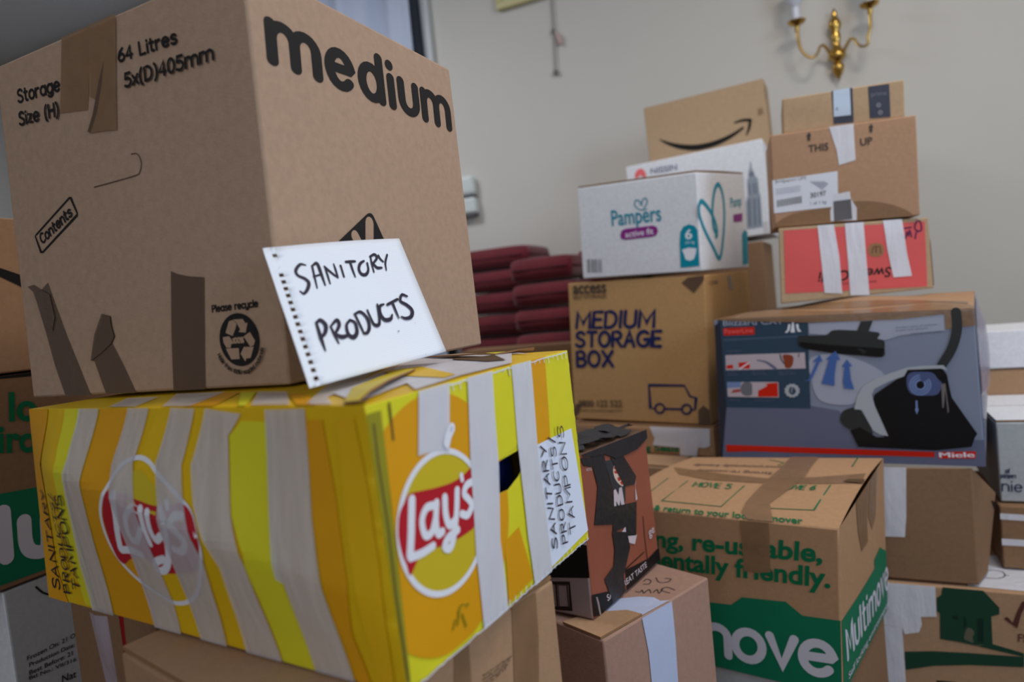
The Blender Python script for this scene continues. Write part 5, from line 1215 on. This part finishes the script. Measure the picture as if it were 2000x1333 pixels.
p.poly(zf([(682, 880), (706, 862), (742, 940), (752, 850), (782, 836), (824, 1092), (786, 1110), (766, 1000), (752, 1080), (712, 1010), (722, 1146), (690, 1160)]), ink('lilac_white', 206, 190, 196))
p.poly(zf([(945, 740), (958, 735), (950, 830), (978, 985), (955, 1005)]), ink('lilac_white', 206, 190, 196))
p.text('NCOLE', *zf([(345, 645), (412, 628), (340, 608)]), ink('lilac_white', 206, 190, 196))
p.poly(zg([(850, 690), (1120, 555), (1270, 400), (1270, 560), (1000, 830), (870, 930)]), CBLK)
p.poly(zg([(456, 985), (700, 930), (700, 1100), (570, 1230), (482, 1245)]), CBLK)
p.poly(zg([(500, 1010), (520, 1010), (540, 1080), (565, 1225), (548, 1230), (520, 1090)]), COFW)
p.stroke(zg([(830, 700), (1070, 480)]), 0.002, CBLK, smooth=False); p.stroke(zg([(1060, 60), (1080, 300), (1110, 560)]), 0.002, CBLK)
LW = ink('lilac_white', 206, 190, 196)
p.text('SAME GREAT TASTE', *zg([(640, 1060), (1105, 652), (625, 990)]), LW, bold=0.01); p.text('ge', *zg([(790, 665), (858, 610), (786, 600)]), LW, bold=0.01); p.text('ge', *zg([(1130, 300), (1195, 235), (1110, 210)]), LW, bold=0.01)
p.poly(zg([(775, 290), (850, 170), (870, 280), (985, 270), (960, 385), (900, 370), (840, 300), (790, 320)]), LW)
p.done()
for q, zz in (([(265, 480), (400, 470), (420, 430), (560, 420), (600, 640), (660, 870), (690, 1100), (690, 1300), (440, 1310), (470, 1000), (480, 830), (420, 590), (310, 575)], zf), ([(640, 470), (800, 450), (960, 705), (945, 800), (820, 830), (740, 690)], zf),
             ([(690, 235), (870, 240), (905, 420), (860, 620), (830, 760), (850, 940), (800, 1090), (700, 1180), (690, 1040), (600, 800), (710, 640), (720, 440)], zg), ([(700, -60), (980, -120), (975, 280), (860, 290), (850, 180), (700, 250)], zg)):
    p = c_.pr('black_tape', 'R', 0.0016); p.poly(zz(q), BTAPE_BLACK); p.done()
p = c_.pr('black_tape', 'R', 0.003); p.poly(zf([(250, 330), (440, 200), (760, 200), (1000, 140), (1080, 120), (1090, 230), (1010, 320), (960, 370), (800, 450), (700, 480), (560, 430), (300, 470)]), BTAPE_BLACK); p.done()
rc = random.Random(8)
for k in range(5):
    cu_, cv_ = 0.84+rc.uniform(-0.06, 0.06), 0.10+0.2*k
    q = [(min(max(cu_+rc.uniform(0.75, 1.15)*0.17*math.cos(a), 0.01), 0.995), min(max(cv_+rc.uniform(0.7, 1.1)*0.16*math.sin(a), 0.0), 1)) for a in np.linspace(0, 2*math.pi, 9)[:-1]]
    c_.flap('T', q, [rc.uniform(0.001, 0.013) for _ in q], [BTAPE_BLACK, BTAPE_BLACK], th=0.0012, name='crumpled_tape')

f_ = Box('undercof', 'cardboard_box', 'brown box with a pale blue-white tape strip, carrying the coffee carton', card('pinkish_kraft', 170, 134, 118), disp={'T': bulge(0.001, 2)})
zz = Zm(1030, 1080, 5.128)
p = f_.pr('tape', 'R', 0.0012); BW = mat('bluish_tape', C(196, 206, 236), rough=0.35, spec=0.5, alpha=0.95, bump=0.5, bscale=40, stretch=(1, 1, 0.3)); p.poly(zz([(1140, 632), (1440, 485), (1480, 900), (1510, 1400), (1250, 1400), (1210, 1000)]), BW); p.done()
p = f_.pr('tape', 'T', 0.0012); p.poly(zz([(1140, 640), (1050, 615), (700, 610), (900, 470), (1130, 448), (1270, 455), (1330, 490), (1440, 490)]), BW); p.done()
f_.flap('T', tuv2 if False else [tuple(np.clip(f_.T.uv(*q), 0, 1.02)) for q in zz([(285, 760), (400, 790), (520, 870), (600, 895), (720, 885), (1150, 640), (1000, 600), (700, 620), (400, 700)])], [0.001]*9, [KRAFT_B, INNER], name='torn_flap')
p = f_.pr('handwriting', 'T', 0.001)
for q in ([(1165, 290), (1200, 270), (1240, 290), (1215, 320), (1165, 320)], [(1290, 255), (1320, 300), (1400, 300), (1440, 270), (1380, 262)], [(1085, 395), (1130, 400), (1150, 380), (1165, 410)], [(1170, 410), (1220, 375), (1240, 410)], [(1260, 405), (1300, 375), (1320, 410), (1360, 370)], [(1480, 380), (1400, 352), (1340, 380), (1430, 410)]): p.stroke(zz(q), 0.0016, DGREY)
p.done()

Box('nbox', 'cardboard_box', 'brown box behind the yellow crisps box, in front of the maroon cushions', KRAFT_D, flaps=KRAFT_D)

# ================================================================ far left stack
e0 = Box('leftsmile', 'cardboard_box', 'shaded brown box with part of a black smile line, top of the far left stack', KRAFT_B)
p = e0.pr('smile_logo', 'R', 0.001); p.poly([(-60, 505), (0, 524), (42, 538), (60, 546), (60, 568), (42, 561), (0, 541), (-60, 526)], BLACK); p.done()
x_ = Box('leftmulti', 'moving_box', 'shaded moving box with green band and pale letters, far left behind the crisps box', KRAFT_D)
p = x_.pr('green_band', 'R', 0.0008); p.poly([(-120, 985), (0, 965), (110, 945), (110, 1105), (0, 1145), (-120, 1190)], GREENB); p.done()
p = x_.pr('black_band', 'R', 0.0008); p.poly([(-120, 696), (120, 702), (120, 730), (-120, 730)], BLACK); p.done()  # flat black strip along the top edge of this side
p = x_.pr('lettering', 'R', 0.0014)
p.text('lo', (17, 822), (72, 820), (16, 768), GREEN, bold=0.03); p.text('iro', (-4, 884), (72, 882), (-5, 832), GREEN, bold=0.03)
p.stroke([(5, 1000), (12, 1090)], 0.022, WHL, smooth=False); p.stroke([(46, 1018), (50, 1062), (64, 1078), (90, 1070), (90, 1012)], 0.022, WHL)
p.done()
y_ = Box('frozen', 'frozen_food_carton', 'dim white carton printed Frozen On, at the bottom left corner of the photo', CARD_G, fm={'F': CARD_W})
p = y_.pr('small_print', 'R', 0.0008)
zq = Zm(0, 1100, 5.72)
for tx, q in (('Frozen On: 21 Oct', [(302, 1095), (900, 800), (298, 1045)]), ('Production Date:', [(325, 1165), (830, 935), (322, 1118)]), ('Best Before: 21', [(325, 1255), (810, 1030), (322, 1205)]), ('Btl No.: VII/316', [(325, 1310), (850, 1095), (322, 1268)]), ('Nat', [(690, 1340), (850, 1275), (688, 1260)])):
    p.text(tx, *zq(q), BLACK, bold=0.01)
p.stroke(zq([(400, 270), (470, 330), (540, 355)]), 0.003, BLACK); p.done()
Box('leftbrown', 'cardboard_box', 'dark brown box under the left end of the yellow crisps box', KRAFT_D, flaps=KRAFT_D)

# hidden boxes that carry the stacks
def under(key, label, shrink=0.012, m=KRAFT_D, fm=None):
    c = [np.array(p) for p in CN[key][:4]]; mid = sum(c)/4
    z1 = min(p[2] for p in c)-0.004
    if z1 < -EYE+0.03: return
    q = [p+(mid-p)*shrink for p in c]
    CN['_u'+key] = [[p[0], p[1], -EYE] for p in q] + [[p[0], p[1], z1] for p in q]
    Box('_u'+key, 'cardboard_box', label, m, fm=fm)
under('support', 'brown box on the floor beneath the box that carries the crisps box')
under('undercof', 'brown box on the floor beneath the box with the pale blue tape strip')
under('multi', 'box on the floor beneath the green-banded moving box', 0.03, KRAFT_D, {'F': CARD_G})
under('tan', 'brown box on the floor beneath the tan box')
under('behind', 'tall brown box on the floor beneath the plain brown box behind the red carton')
under('nbox', 'brown box on the floor beneath the box in front of the cushions')
under('frozen', 'brown box on the floor beneath the frozen food carton')
under('leftbrown', 'brown box on the floor beneath the dark brown box at left')
for i, (x, y, zt_) in enumerate(CUSH_BASE):
    k = np.array([x, y, 0]); s_ = 0.125
    c = [k+E1*(-s_)-E2*s_, k+E1*s_-E2*s_, k+E1*s_+E2*s_, k-E1*s_+E2*s_]
    CN['_c%d' % i] = [[p[0], p[1], zz_-EYE] for zz_ in (0, zt_-0.002) for p in c]
    Box('_c%d' % i, 'cardboard_box', ['brown box under the left cushion stack', 'brown box under the middle cushion stack', 'brown box under the right cushion stack'][i], KRAFT_D)
